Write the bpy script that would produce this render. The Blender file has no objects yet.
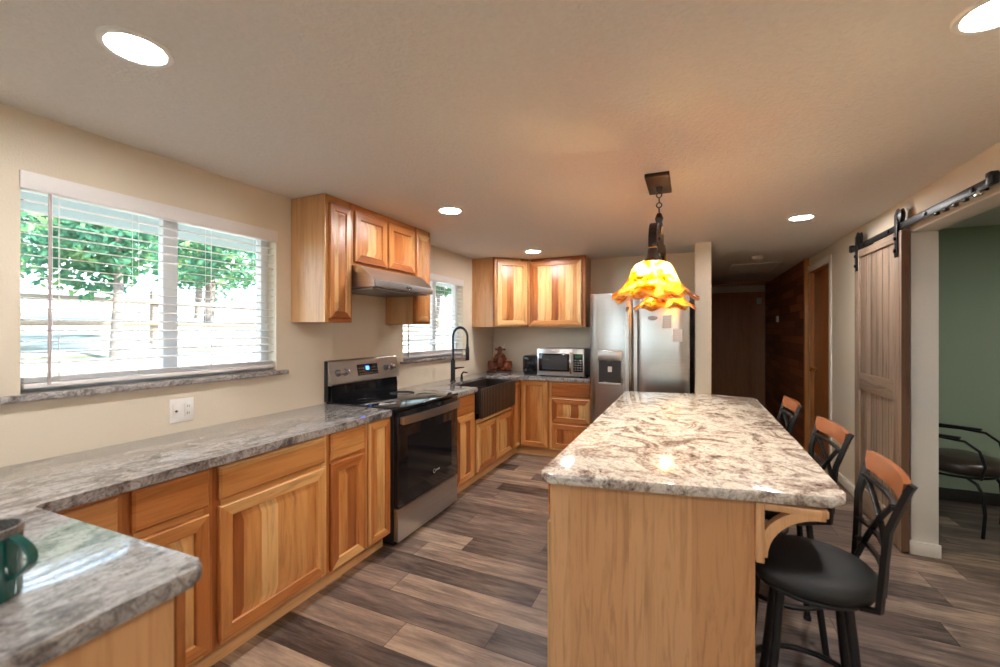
import bpy, bmesh, math, random
from mathutils import Vector, Matrix
PI = math.pi
R = math.radians
rnd = random.Random(7)
scn = bpy.context.scene
C = scn.collection

# ------------------------------------------------------------------ camera, world, sun, exposure
cam_d = bpy.data.cameras.new('camera')
cam_d.sensor_width = 36.0
cam_d.lens = 15.3
cam_d.shift_y = -0.0025
cam_d.clip_start = 0.05
cam_d.dof.use_dof = True
cam_d.dof.focus_distance = 3.0
cam_d.dof.aperture_fstop = 2.0
cam = bpy.data.objects.new('camera', cam_d)
C.objects.link(cam)
cam.location = (0, 0, 1.43)
cam.rotation_euler = (R(90), 0, R(24.09))
scn.camera = cam

world = bpy.data.worlds.new('world')
scn.world = world
world.use_nodes = True
wn = world.node_tree
wn.nodes.clear()
w_out = wn.nodes.new('ShaderNodeOutputWorld')
w_bg = wn.nodes.new('ShaderNodeBackground')
w_tc = wn.nodes.new('ShaderNodeTexCoord')
w_sep = wn.nodes.new('ShaderNodeSeparateXYZ')
w_ramp = wn.nodes.new('ShaderNodeValToRGB')
w_ramp.color_ramp.elements[0].position = 0.0
w_ramp.color_ramp.elements[0].color = (0.86, 0.93, 1.0, 1)
w_ramp.color_ramp.elements[1].position = 0.6
w_ramp.color_ramp.elements[1].color = (0.42, 0.66, 1.0, 1)
w_bg.inputs['Strength'].default_value = 3.4
wn.links.new(w_tc.outputs['Generated'], w_sep.inputs[0])
wn.links.new(w_sep.outputs['Z'], w_ramp.inputs['Fac'])
wn.links.new(w_ramp.outputs['Color'], w_bg.inputs['Color'])
wn.links.new(w_bg.outputs[0], w_out.inputs[0])

sun_d = bpy.data.lights.new('sun', 'SUN')
sun_d.energy = 11.5
sun_d.angle = R(0.6)
sun_d.color = (1.0, 0.95, 0.86)
sun = bpy.data.objects.new('sun', sun_d)
C.objects.link(sun)
sun.rotation_euler = Vector((-0.62, -0.22, -0.9)).to_track_quat('-Z', 'Y').to_euler()

scn.view_settings.view_transform = 'Standard'
scn.view_settings.look = 'None'
scn.view_settings.gamma = 1.0
scn.view_settings.exposure = 1.68
scn.view_settings.use_curve_mapping = False
try:
    scn.cycles.max_bounces = 10
    scn.cycles.diffuse_bounces = 5
    scn.cycles.glossy_bounces = 4
    scn.cycles.transparent_max_bounces = 12
    scn.cycles.caustics_reflective = False
    scn.cycles.caustics_refractive = False
    scn.cycles.sample_clamp_indirect = 4.0
except Exception:
    pass
LAMP = 95.0          # emission of the recessed lamp diffusers

# ------------------------------------------------------------------ materials
def nmat(name):
    m = bpy.data.materials.new(name)
    m.use_nodes = True
    nt = m.node_tree
    nt.nodes.clear()
    o = nt.nodes.new('ShaderNodeOutputMaterial')
    b = nt.nodes.new('ShaderNodeBsdfPrincipled')
    nt.links.new(b.outputs[0], o.inputs[0])
    return m, nt, b

def N(nt, t, **kw):
    n = nt.nodes.new(t)
    for k, v in kw.items():
        setattr(n, k, v)
    return n

def L(nt, a, b):
    nt.links.new(a, b)

def math_n(nt, op, a, b=None, c=None):
    n = nt.nodes.new('ShaderNodeMath')
    n.operation = op
    for i, v in enumerate((a, b, c)):
        if v is None:
            continue
        if isinstance(v, (int, float)):
            n.inputs[i].default_value = v
        else:
            nt.links.new(v, n.inputs[i])
    return n.outputs[0]

def ramp(nt, fac, stops, interp='LINEAR'):
    r = nt.nodes.new('ShaderNodeValToRGB')
    cr = r.color_ramp
    cr.interpolation = interp
    while len(cr.elements) < len(stops):
        cr.elements.new(0.5)
    for e, (p, c) in zip(cr.elements, stops):
        e.position = p
        e.color = (c[0], c[1], c[2], 1)
    nt.links.new(fac, r.inputs['Fac'])
    return r.outputs['Color']

def mixc(nt, fac, a, b, mode='MIX'):
    n = nt.nodes.new('ShaderNodeMix')
    n.data_type = 'RGBA'
    n.blend_type = mode
    for s, v in ((n.inputs[0], fac), (n.inputs[6], a), (n.inputs[7], b)):
        if isinstance(v, (int, float)):
            s.default_value = v
        elif isinstance(v, tuple):
            s.default_value = (v[0], v[1], v[2], 1)
        else:
            nt.links.new(v, s)
    return n.outputs[2]

def plain(name, col, rough=0.5, metal=0.0, coat=0.0, bump=0.0, bscale=60.0, vary=0.06, spec=0.5, emis=None, estr=0.0):
    m, nt, b = nmat(name)
    tc = N(nt, 'ShaderNodeTexCoord')
    no = N(nt, 'ShaderNodeTexNoise')
    no.inputs['Scale'].default_value = bscale
    no.inputs['Detail'].default_value = 4
    L(nt, tc.outputs['Object'], no.inputs['Vector'])
    dark = tuple(c * (1 - vary) for c in col)
    lite = tuple(min(1, c * (1 + vary)) for c in col)
    L(nt, ramp(nt, no.outputs['Fac'], [(0.3, dark), (0.7, lite)]), b.inputs['Base Color'])
    b.inputs['Roughness'].default_value = rough
    b.inputs['Metallic'].default_value = metal
    b.inputs['Coat Weight'].default_value = coat
    b.inputs['Coat Roughness'].default_value = 0.05
    b.inputs['Specular IOR Level'].default_value = spec
    if bump > 0:
        bp = N(nt, 'ShaderNodeBump')
        bp.inputs['Strength'].default_value = bump
        bp.inputs['Distance'].default_value = 0.004
        L(nt, no.outputs['Fac'], bp.inputs['Height'])
        L(nt, bp.outputs[0], b.inputs['Normal'])
    if emis:
        b.inputs['Emission Color'].default_value = (*emis, 1)
        b.inputs['Emission Strength'].default_value = estr
    return m

def wood(name, along, width, stops, rough=0.36, grain=1.0, coat=0.15, seed=0.0, grain_dark=0.62, gs=34.0, dist=0.9):
    """along: 'z' = vertical grain, 'h' = horizontal grain; width = board width across the grain"""
    m, nt, b = nmat(name)
    tc = N(nt, 'ShaderNodeTexCoord')
    oi = N(nt, 'ShaderNodeObjectInfo')
    sp = N(nt, 'ShaderNodeSeparateXYZ')
    L(nt, tc.outputs['Object'], sp.inputs[0])
    xy = math_n(nt, 'ADD', sp.outputs['X'], sp.outputs['Y'])
    z = sp.outputs['Z']
    across, al = (xy, z) if along == 'z' else (z, xy)
    off = math_n(nt, 'MULTIPLY_ADD', oi.outputs['Random'], 37.0, seed)
    ida = math_n(nt, 'FLOOR', math_n(nt, 'ADD', math_n(nt, 'DIVIDE', across, width), off))
    wnz = N(nt, 'ShaderNodeTexWhiteNoise', noise_dimensions='1D')
    L(nt, ida, wnz.inputs['W'])
    board = wnz.outputs['Value']
    cmb = N(nt, 'ShaderNodeCombineXYZ')
    L(nt, math_n(nt, 'MULTIPLY', across, gs), cmb.inputs[0])
    L(nt, math_n(nt, 'MULTIPLY', al, 2.2), cmb.inputs[1])
    L(nt, math_n(nt, 'MULTIPLY_ADD', board, 19.0, off), cmb.inputs[2])
    g = N(nt, 'ShaderNodeTexNoise')
    g.inputs['Scale'].default_value = 1.0
    g.inputs['Detail'].default_value = 6
    g.inputs['Roughness'].default_value = 0.62
    g.inputs['Distortion'].default_value = dist
    L(nt, cmb.outputs[0], g.inputs['Vector'])
    cm2 = N(nt, 'ShaderNodeCombineXYZ')
    L(nt, math_n(nt, 'MULTIPLY', across, 9.0), cm2.inputs[0])
    L(nt, math_n(nt, 'MULTIPLY', al, 1.1), cm2.inputs[1])
    L(nt, math_n(nt, 'MULTIPLY_ADD', board, 7.0, off), cm2.inputs[2])
    g2 = N(nt, 'ShaderNodeTexNoise')
    g2.inputs['Scale'].default_value = 1.0
    g2.inputs['Detail'].default_value = 2
    g2.inputs['Distortion'].default_value = 1.4
    L(nt, cm2.outputs[0], g2.inputs['Vector'])
    # board tone plus slow streaks
    tone = math_n(nt, 'ADD', math_n(nt, 'MULTIPLY', board, 0.74), math_n(nt, 'MULTIPLY', g2.outputs['Fac'], 0.40))
    colr = ramp(nt, tone, stops)
    gr = ramp(nt, g.outputs['Fac'], [(0.30, (grain_dark, grain_dark * 0.93, grain_dark * 0.84)), (0.52, (1, 1, 1)), (0.75, (1.0, 1.0, 1.0))])
    L(nt, mixc(nt, grain, colr, gr, 'MULTIPLY'), b.inputs['Base Color'])
    b.inputs['Roughness'].default_value = rough
    b.inputs['Coat Weight'].default_value = coat
    b.inputs['Coat Roughness'].default_value = 0.28
    bp = N(nt, 'ShaderNodeBump')
    bp.inputs['Strength'].default_value = 0.06
    bp.inputs['Distance'].default_value = 0.002
    L(nt, g.outputs['Fac'], bp.inputs['Height'])
    L(nt, bp.outputs[0], b.inputs['Normal'])
    return m

HICK = [(0.10, (0.22, 0.055, 0.013)), (0.34, (0.42, 0.140, 0.034)), (0.56, (0.55, 0.225, 0.065)), (0.78, (0.67, 0.365, 0.135)), (1.0, (0.78, 0.53, 0.26))]
M = {}
M['hick_panel'] = wood('hickory_panel', 'z', 0.085, HICK, seed=1.3)
M['hick_stile'] = wood('hickory_stile', 'z', 0.33, HICK, seed=2.1)
M['hick_rail'] = wood('hickory_rail', 'h', 0.33, HICK, seed=5.7)
M['hick_side'] = wood('hickory_side', 'z', 0.14, [(0.0, (0.56, 0.28, 0.115)), (0.5, (0.63, 0.345, 0.155)), (1.0, (0.70, 0.42, 0.21))], seed=3.3, grain_dark=0.8)
M['hick_kick'] = wood('hickory_kick', 'h', 0.5, [(0.0, (0.60, 0.33, 0.145)), (1.0, (0.72, 0.44, 0.22))], seed=4.3, grain_dark=0.8)
M['island_side'] = wood('birch_panel', 'z', 0.24, [(0.0, (0.62, 0.32, 0.145)), (0.5, (0.68, 0.37, 0.175)), (1.0, (0.74, 0.43, 0.215))], seed=8.3, grain_dark=0.74, rough=0.42, coat=0.1, gs=27.0, dist=1.8)
M['stool_wood'] = wood('stool_wood', 'h', 0.5, [(0.0, (0.20, 0.055, 0.014)), (1.0, (0.28, 0.09, 0.025))], seed=4.3, grain_dark=0.8, rough=0.3)
M['barn'] = wood('weathered_barn_wood', 'z', 0.105, [(0.1, (0.17, 0.115, 0.08)), (0.5, (0.25, 0.175, 0.125)), (0.9, (0.34, 0.25, 0.185))], rough=0.65, coat=0.0, seed=3.9, grain_dark=0.5)
M['barn_h'] = wood('weathered_barn_rail', 'h', 0.4, [(0.1, (0.19, 0.13, 0.09)), (0.9, (0.31, 0.225, 0.16))], rough=0.65, coat=0.0, seed=2.9, grain_dark=0.5)
M['barn_edge'] = wood('barn_edge', 'z', 0.4, [(0.1, (0.11, 0.055, 0.03)), (0.9, (0.17, 0.09, 0.05))], rough=0.6, coat=0.0, seed=2.2, grain_dark=0.6)
M['door_wood'] = wood('stained_door_wood', 'z', 0.8, [(0.1, (0.36, 0.125, 0.03)), (0.9, (0.48, 0.18, 0.045))], rough=0.35, coat=0.2, seed=2.2, grain_dark=0.75)
M['door_trim'] = wood('stained_door_trim', 'z', 0.8, [(0.1, (0.42, 0.17, 0.05)), (0.9, (0.52, 0.23, 0.07))], rough=0.4, coat=0.2, seed=5.2, grain_dark=0.8)
M['hall_door'] = wood('dark_hall_door', 'z', 0.8, [(0.1, (0.55, 0.29, 0.15)), (0.9, (0.66, 0.37, 0.20))], rough=0.5, coat=0.0, seed=6.1, grain_dark=0.8)

def plank_wall_mat():
    m, nt, b = nmat('redwood_planks')
    tc = N(nt, 'ShaderNodeTexCoord')
    sp = N(nt, 'ShaderNodeSeparateXYZ')
    L(nt, tc.outputs['Object'], sp.inputs[0])
    al = math_n(nt, 'ADD', sp.outputs['X'], sp.outputs['Y'])
    zz = math_n(nt, 'DIVIDE', sp.outputs['Z'], 0.105)
    row = math_n(nt, 'FLOOR', zz)
    w1 = N(nt, 'ShaderNodeTexWhiteNoise', noise_dimensions='1D')
    L(nt, row, w1.inputs['W'])
    xx = math_n(nt, 'ADD', math_n(nt, 'DIVIDE', al, 0.75), math_n(nt, 'MULTIPLY', w1.outputs['Value'], 9.0))
    col = math_n(nt, 'FLOOR', xx)
    w2 = N(nt, 'ShaderNodeTexWhiteNoise', noise_dimensions='2D')
    cv = N(nt, 'ShaderNodeCombineXYZ')
    L(nt, row, cv.inputs[0]); L(nt, col, cv.inputs[1])
    L(nt, cv.outputs[0], w2.inputs['Vector'])
    tone = ramp(nt, w2.outputs['Value'], [(0.0, (0.17, 0.05, 0.02)), (0.5, (0.30, 0.095, 0.036)), (1.0, (0.46, 0.17, 0.065))])
    fr = math_n(nt, 'FRACT', zz)
    g = math_n(nt, 'MULTIPLY', math_n(nt, 'GREATER_THAN', fr, 0.05), math_n(nt, 'GREATER_THAN', math_n(nt, 'FRACT', xx), 0.008))
    L(nt, mixc(nt, g, (0.012, 0.005, 0.003), tone), b.inputs['Base Color'])
    b.inputs['Roughness'].default_value = 0.45
    bp = N(nt, 'ShaderNodeBump'); bp.inputs['Strength'].default_value = 0.6; bp.inputs['Distance'].default_value = 0.01
    L(nt, g, bp.inputs['Height']); L(nt, bp.outputs[0], b.inputs['Normal'])
    return m
M['planks'] = plank_wall_mat()

def floor_mat():
    m, nt, b = nmat('vinyl_plank_floor')
    tc = N(nt, 'ShaderNodeTexCoord')
    sp = N(nt, 'ShaderNodeSeparateXYZ')
    L(nt, tc.outputs['Object'], sp.inputs[0])
    yy = math_n(nt, 'DIVIDE', math_n(nt, 'ADD', sp.outputs['Y'], 20.0), 0.178)
    row = math_n(nt, 'FLOOR', yy)
    w1 = N(nt, 'ShaderNodeTexWhiteNoise', noise_dimensions='1D')
    L(nt, row, w1.inputs['W'])
    xx = math_n(nt, 'ADD', math_n(nt, 'DIVIDE', sp.outputs['X'], 1.0), math_n(nt, 'MULTIPLY', w1.outputs['Value'], 11.0))
    col = math_n(nt, 'FLOOR', xx)
    cv = N(nt, 'ShaderNodeCombineXYZ')
    L(nt, row, cv.inputs[0]); L(nt, col, cv.inputs[1])
    w2 = N(nt, 'ShaderNodeTexWhiteNoise', noise_dimensions='2D')
    L(nt, cv.outputs[0], w2.inputs['Vector'])
    gv = N(nt, 'ShaderNodeCombineXYZ')
    L(nt, math_n(nt, 'MULTIPLY', sp.outputs['X'], 2.6), gv.inputs[0])
    L(nt, math_n(nt, 'MULTIPLY', sp.outputs['Y'], 22.0), gv.inputs[1])
    L(nt, math_n(nt, 'MULTIPLY', w2.outputs['Value'], 40.0), gv.inputs[2])
    g = N(nt, 'ShaderNodeTexNoise'); g.inputs['Scale'].default_value = 1.0; g.inputs['Detail'].default_value = 7; g.inputs['Roughness'].default_value = 0.65; g.inputs['Distortion'].default_value = 0.6
    L(nt, gv.outputs[0], g.inputs['Vector'])
    tone = math_n(nt, 'ADD', math_n(nt, 'MULTIPLY', w2.outputs['Value'], 0.68), math_n(nt, 'MULTIPLY', math_n(nt, 'SUBTRACT', g.outputs['Fac'], 0.5), 1.7))
    fv = N(nt, 'ShaderNodeCombineXYZ')
    L(nt, math_n(nt, 'MULTIPLY', sp.outputs['X'], 9.0), fv.inputs[0])
    L(nt, math_n(nt, 'MULTIPLY', sp.outputs['Y'], 95.0), fv.inputs[1])
    L(nt, math_n(nt, 'MULTIPLY', w2.outputs['Value'], 17.0), fv.inputs[2])
    fg = N(nt, 'ShaderNodeTexNoise'); fg.inputs['Scale'].default_value = 1.0; fg.inputs['Detail'].default_value = 6; fg.inputs['Roughness'].default_value = 0.8
    L(nt, fv.outputs[0], fg.inputs['Vector'])
    tone = math_n(nt, 'ADD', tone, math_n(nt, 'MULTIPLY', math_n(nt, 'SUBTRACT', fg.outputs['Fac'], 0.5), 0.8))
    tone = math_n(nt, 'ADD', tone, 0.13)
    c = ramp(nt, tone, [(0.0, (0.035, 0.023, 0.020)), (0.25, (0.10, 0.070, 0.059)), (0.52, (0.17, 0.123, 0.104)), (0.78, (0.29, 0.21, 0.16)), (1.0, (0.42, 0.31, 0.23))])
    gap = math_n(nt, 'MULTIPLY', math_n(nt, 'GREATER_THAN', math_n(nt, 'FRACT', yy), 0.022), math_n(nt, 'GREATER_THAN', math_n(nt, 'FRACT', xx), 0.0035))
    L(nt, mixc(nt, gap, (0.045, 0.032, 0.026), c), b.inputs['Base Color'])
    b.inputs['Roughness'].default_value = 0.42
    bp = N(nt, 'ShaderNodeBump'); bp.inputs['Strength'].default_value = 0.25; bp.inputs['Distance'].default_value = 0.003
    L(nt, math_n(nt, 'ADD', gap, math_n(nt, 'MULTIPLY', g.outputs['Fac'], 0.3)), bp.inputs['Height'])
    L(nt, bp.outputs[0], b.inputs['Normal'])
    return m
M['floor'] = floor_mat()

def granite(name, stops, sx, sy, rough=0.07, scale=5.0, speck=0.75, vein=0.95):
    m, nt, b = nmat(name)
    tc = N(nt, 'ShaderNodeTexCoord')
    mp = N(nt, 'ShaderNodeMapping'); mp.inputs['Scale'].default_value = (sx, sy, 1.0); mp.inputs['Rotation'].default_value = (0, 0, 0.35)
    L(nt, tc.outputs['Object'], mp.inputs['Vector'])
    n1 = N(nt, 'ShaderNodeTexNoise'); n1.inputs['Scale'].default_value = scale; n1.inputs['Detail'].default_value = 11; n1.inputs['Roughness'].default_value = 0.74; n1.inputs['Distortion'].default_value = 1.7
    L(nt, mp.outputs[0], n1.inputs['Vector'])
    n2 = N(nt, 'ShaderNodeTexNoise'); n2.inputs['Scale'].default_value = scale * 14; n2.inputs['Detail'].default_value = 5; n2.inputs['Roughness'].default_value = 0.75
    L(nt, tc.outputs['Object'], n2.inputs['Vector'])
    n3 = N(nt, 'ShaderNodeTexNoise'); n3.inputs['Scale'].default_value = scale * 1.7; n3.inputs['Detail'].default_value = 6; n3.inputs['Distortion'].default_value = 2.6
    L(nt, mp.outputs[0], n3.inputs['Vector'])
    t = math_n(nt, 'ADD', n1.outputs['Fac'], math_n(nt, 'MULTIPLY', math_n(nt, 'SUBTRACT', n2.outputs['Fac'], 0.5), 0.34))
    c = ramp(nt, t, stops)
    # dark wandering veins
    v = math_n(nt, 'ABSOLUTE', math_n(nt, 'SUBTRACT', n3.outputs['Fac'], 0.5))
    vm = ramp(nt, v, [(0.0, (1, 1, 1)), (0.035, (0, 0, 0))])
    sp = ramp(nt, n2.outputs['Fac'], [(0.30, (1, 1, 1)), (0.42, (0, 0, 0))])
    vs = math_n(nt, 'MULTIPLY', math_n(nt, 'MULTIPLY', vm, math_n(nt, 'ADD', n2.outputs['Fac'], 0.15)), vein)
    c = mixc(nt, vs, c, (0.085, 0.055, 0.045))
    c = mixc(nt, math_n(nt, 'MULTIPLY', sp, speck), c, (0.03, 0.025, 0.025))
    L(nt, c, b.inputs['Base Color'])
    b.inputs['Roughness'].default_value = rough
    b.inputs['Specular IOR Level'].default_value = 0.8
    return m
M['granite_island'] = granite('granite_island', [(0.30, (0.04, 0.028, 0.026)), (0.38, (0.15, 0.105, 0.09)), (0.45, (0.34, 0.275, 0.24)), (0.52, (0.58, 0.52, 0.46)), (0.58, (0.70, 0.655, 0.60)), (0.66, (0.40, 0.365, 0.35)), (0.78, (0.17, 0.14, 0.135))], 1.0, 1.0, scale=5.5, vein=0.7, speck=0.9)
M['granite_run'] = granite('granite_run', [(0.30, (0.035, 0.033, 0.036)), (0.38, (0.12, 0.112, 0.112)), (0.46, (0.27, 0.255, 0.25)), (0.55, (0.46, 0.445, 0.435)), (0.66, (0.27, 0.262, 0.265)), (0.8, (0.11, 0.108, 0.112))], 2.6, 0.8, rough=0.06, scale=4.5)

M['wall'] = plain('cream_wall_paint', (0.745, 0.665, 0.535), 0.62, bump=0.30, bscale=140, vary=0.012)
M['ceiling'] = plain('ceiling_texture', (0.76, 0.735, 0.70), 0.85, bump=0.9, bscale=75, vary=0.03)
M['green_wall'] = plain('green_wall_paint', (0.36, 0.44, 0.31), 0.6, bump=0.2, bscale=140, vary=0.015)
M['white_trim'] = plain('white_trim_paint', (0.80, 0.76, 0.69), 0.45, vary=0.01)
M['dark_trim'] = plain('dark_baseboard', (0.03, 0.025, 0.022), 0.5)
M['white_vinyl'] = plain('white_vinyl', (0.85, 0.87, 0.90), 0.4, vary=0.01)
M['blind'] = plain('blind_white', (0.82, 0.80, 0.79), 0.5, vary=0.01)
M['wand'] = plain('wand_plastic', (0.50, 0.42, 0.42), 0.35, vary=0.02)
M['black_metal'] = plain('black_metal', (0.018, 0.018, 0.02), 0.38, metal=0.4, vary=0.1)
M['black_gloss'] = plain('black_gloss', (0.008, 0.008, 0.01), 0.06, vary=0.05, spec=0.5)
M['black_plastic'] = plain('black_plastic', (0.02, 0.02, 0.022), 0.35, vary=0.05)
M['steel_dark'] = plain('grey_steel', (0.28, 0.28, 0.29), 0.38, metal=0.9, vary=0.04)
M['bronze'] = plain('dark_bronze', (0.045, 0.033, 0.028), 0.42, metal=0.7, vary=0.2, bump=0.2, bscale=90)
M['brass'] = plain('brass', (0.75, 0.52, 0.22), 0.25, metal=1.0)
M['chrome'] = plain('chrome', (0.8, 0.8, 0.82), 0.12, metal=1.0, vary=0.01)
M['vinyl_seat'] = plain('black_vinyl', (0.008, 0.008, 0.009), 0.58, bump=0.25, bscale=220, vary=0.1)
M['leather'] = plain('brown_leather', (0.045, 0.028, 0.02), 0.3, bump=0.3, bscale=120, vary=0.25)
M['sink'] = plain('bronze_sink', (0.032, 0.022, 0.018), 0.34, metal=0.25, vary=0.15, bscale=30)
def fluted(m):
    nt = m.node_tree; b = [n for n in nt.nodes if n.type == 'BSDF_PRINCIPLED'][0]
    tc = N(nt, 'ShaderNodeTexCoord'); sp = N(nt, 'ShaderNodeSeparateXYZ'); L(nt, tc.outputs['Object'], sp.inputs[0])
    bp = N(nt, 'ShaderNodeBump'); bp.inputs['Strength'].default_value = 0.5; bp.inputs['Distance'].default_value = 0.004
    L(nt, math_n(nt, 'SINE', math_n(nt, 'MULTIPLY', sp.outputs['Y'], 180.0)), bp.inputs['Height']); L(nt, bp.outputs[0], b.inputs['Normal'])
M['apron'] = plain('fluted_bronze_apron', (0.055, 0.038, 0.030), 0.32, metal=0.35, vary=0.15, bscale=30)
fluted(M['apron'])
M['ceramic'] = plain('glazed_ceramic', (0.20, 0.042, 0.014), 0.12, vary=0.75, bscale=55, coat=0.5)
M['ceramic_dark'] = plain('dark_ceramic', (0.035, 0.015, 0.01), 0.3)
M['enamel'] = plain('green_enamel', (0.006, 0.085, 0.07), 0.16, vary=0.08, coat=0.4)
M['speckle'] = plain('speckled_rim', (0.16, 0.15, 0.14), 0.35, vary=0.7, bscale=300)
M['lcd'] = plain('blue_display', (0.01, 0.02, 0.1), 0.2, emis=(0.05, 0.15, 1.0), estr=2.2)
M['green_lcd'] = plain('green_display', (0.01, 0.06, 0.02), 0.2, emis=(0.25, 0.8, 0.3), estr=0.03)
M['grey_mark'] = plain('grey_mark', (0.55, 0.55, 0.56), 0.4)
M['white_plastic'] = plain('white_plastic', (0.85, 0.84, 0.80), 0.35, vary=0.01)
M['slot'] = plain('slot_dark', (0.05, 0.05, 0.05), 0.5)
M['paper'] = plain('paper_note', (0.74, 0.70, 0.68), 0.7, vary=0.08, bscale=200)
M['bark'] = plain('bark', (0.16, 0.12, 0.10), 0.9, bump=1.0, bscale=15, vary=0.4)
M['fence'] = plain('fence_wood', (0.24, 0.17, 0.12), 0.8, vary=0.2)
M['eave'] = plain('eave_paint', (0.62, 0.70, 0.74), 0.7, vary=0.01)
M['beam'] = wood('hall_beam', 'h', 0.5, [(0.0, (0.36, 0.15, 0.045)), (1.0, (0.46, 0.20, 0.07))], seed=1.0)

def steel(name, col, rough, horiz):
    m, nt, b = nmat(name)
    tc = N(nt, 'ShaderNodeTexCoord')
    mp = N(nt, 'ShaderNodeMapping')
    mp.inputs['Scale'].default_value = (2, 2, 400) if horiz else (400, 400, 2)
    L(nt, tc.outputs['Object'], mp.inputs['Vector'])
    no = N(nt, 'ShaderNodeTexNoise'); no.inputs['Scale'].default_value = 1.0; no.inputs['Detail'].default_value = 3
    L(nt, mp.outputs[0], no.inputs['Vector'])
    L(nt, ramp(nt, no.outputs['Fac'], [(0.3, tuple(c * 0.9 for c in col)), (0.7, tuple(min(1, c * 1.06) for c in col))]), b.inputs['Base Color'])
    b.inputs['Metallic'].default_value = 1.0
    b.inputs['Roughness'].default_value = rough
    return m
M['steel'] = steel('brushed_steel', (0.60, 0.59, 0.58), 0.30, True)
M['fridge_steel'] = steel('fridge_steel', (0.50, 0.48, 0.47), 0.22, True)

def schlick(nt, f0):
    lw = N(nt, 'ShaderNodeLayerWeight'); lw.inputs['Blend'].default_value = 0.5
    return math_n(nt, 'MULTIPLY_ADD', math_n(nt, 'POWER', lw.outputs['Facing'], 5.0), 1.0 - f0, f0)

def glass_pane():
    m = bpy.data.materials.new('window_glass'); m.use_nodes = True
    nt = m.node_tree; nt.nodes.clear()
    o = N(nt, 'ShaderNodeOutputMaterial'); t = N(nt, 'ShaderNodeBsdfTransparent'); g = N(nt, 'ShaderNodeBsdfGlossy')
    t.inputs['Color'].default_value = (0.93, 0.97, 0.96, 1)
    g.inputs['Roughness'].default_value = 0.02
    mx = N(nt, 'ShaderNodeMixShader')
    L(nt, schlick(nt, 0.03), mx.inputs[0]); L(nt, t.outputs[0], mx.inputs[1]); L(nt, g.outputs[0], mx.inputs[2]); L(nt, mx.outputs[0], o.inputs[0])
    return m
M['pane'] = glass_pane()

def amber_glass():
    m = bpy.data.materials.new('amber_art_glass'); m.use_nodes = True
    nt = m.node_tree; nt.nodes.clear()
    o = N(nt, 'ShaderNodeOutputMaterial')
    tc = N(nt, 'ShaderNodeTexCoord')
    n1 = N(nt, 'ShaderNodeTexNoise'); n1.inputs['Scale'].default_value = 15; n1.inputs['Detail'].default_value = 4; n1.inputs['Distortion'].default_value = 1.6
    L(nt, tc.outputs['Object'], n1.inputs['Vector'])
    col = ramp(nt, n1.outputs['Fac'], [(0.36, (0.40, 0.09, 0.006)), (0.45, (0.88, 0.38, 0.03)), (0.54, (0.95, 0.66, 0.18)), (0.66, (0.95, 0.90, 0.74))])
    clear = ramp(nt, n1.outputs['Fac'], [(0.52, (0, 0, 0)), (0.70, (0.75, 0.75, 0.75))])
    tl = N(nt, 'ShaderNodeBsdfTranslucent'); L(nt, col, tl.inputs['Color'])
    tr = N(nt, 'ShaderNodeBsdfTransparent'); L(nt, col, tr.inputs['Color'])
    gl = N(nt, 'ShaderNodeBsdfGlossy'); gl.inputs['Roughness'].default_value = 0.06
    m1 = N(nt, 'ShaderNodeMixShader'); L(nt, math_n(nt, 'ADD', math_n(nt, 'MULTIPLY', clear, 0.6), 0.22), m1.inputs[0])
    L(nt, tl.outputs[0], m1.inputs[1]); L(nt, tr.outputs[0], m1.inputs[2])
    m2 = N(nt, 'ShaderNodeMixShader'); L(nt, schlick(nt, 0.04), m2.inputs[0]); L(nt, m1.outputs[0], m2.inputs[1]); L(nt, gl.outputs[0], m2.inputs[2])
    L(nt, m2.outputs[0], o.inputs[0])
    return m
M['amber'] = amber_glass()

def emit(name, col, s):
    m, nt, b = nmat(name)
    b.inputs['Base Color'].default_value = (0.8, 0.8, 0.8, 1)
    b.inputs['Emission Color'].default_value = (*col, 1)
    b.inputs['Emission Strength'].default_value = s
    return m
M['lamp'] = emit('lamp_diffuser', (1.0, 0.965, 0.94), LAMP)
M['bulb'] = emit('bulb_glow', (1.0, 0.82, 0.58), 400.0)

def leaf_mat():
    m, nt, b = nmat('leaves')
    tc = N(nt, 'ShaderNodeTexCoord')
    no = N(nt, 'ShaderNodeTexNoise'); no.inputs['Scale'].default_value = 2.2; no.inputs['Detail'].default_value = 5
    L(nt, tc.outputs['Object'], no.inputs['Vector'])
    L(nt, ramp(nt, no.outputs['Fac'], [(0.3, (0.03, 0.10, 0.07)), (0.5, (0.07, 0.20, 0.11)), (0.7, (0.24, 0.36, 0.12))]), b.inputs['Base Color'])
    b.inputs['Roughness'].default_value = 0.6
    b.inputs['Specular IOR Level'].default_value = 0.1
    out = [n for n in nt.nodes if n.type == 'OUTPUT_MATERIAL'][0]
    tl = N(nt, 'ShaderNodeBsdfTranslucent'); mx = N(nt, 'ShaderNodeMixShader'); mx.inputs[0].default_value = 0.45
    L(nt, b.inputs['Base Color'].links[0].from_socket, tl.inputs['Color'])
    L(nt, b.outputs[0], mx.inputs[1]); L(nt, tl.outputs[0], mx.inputs[2]); L(nt, mx.outputs[0], out.inputs[0])
    return m
M['leaf'] = leaf_mat()

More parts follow.
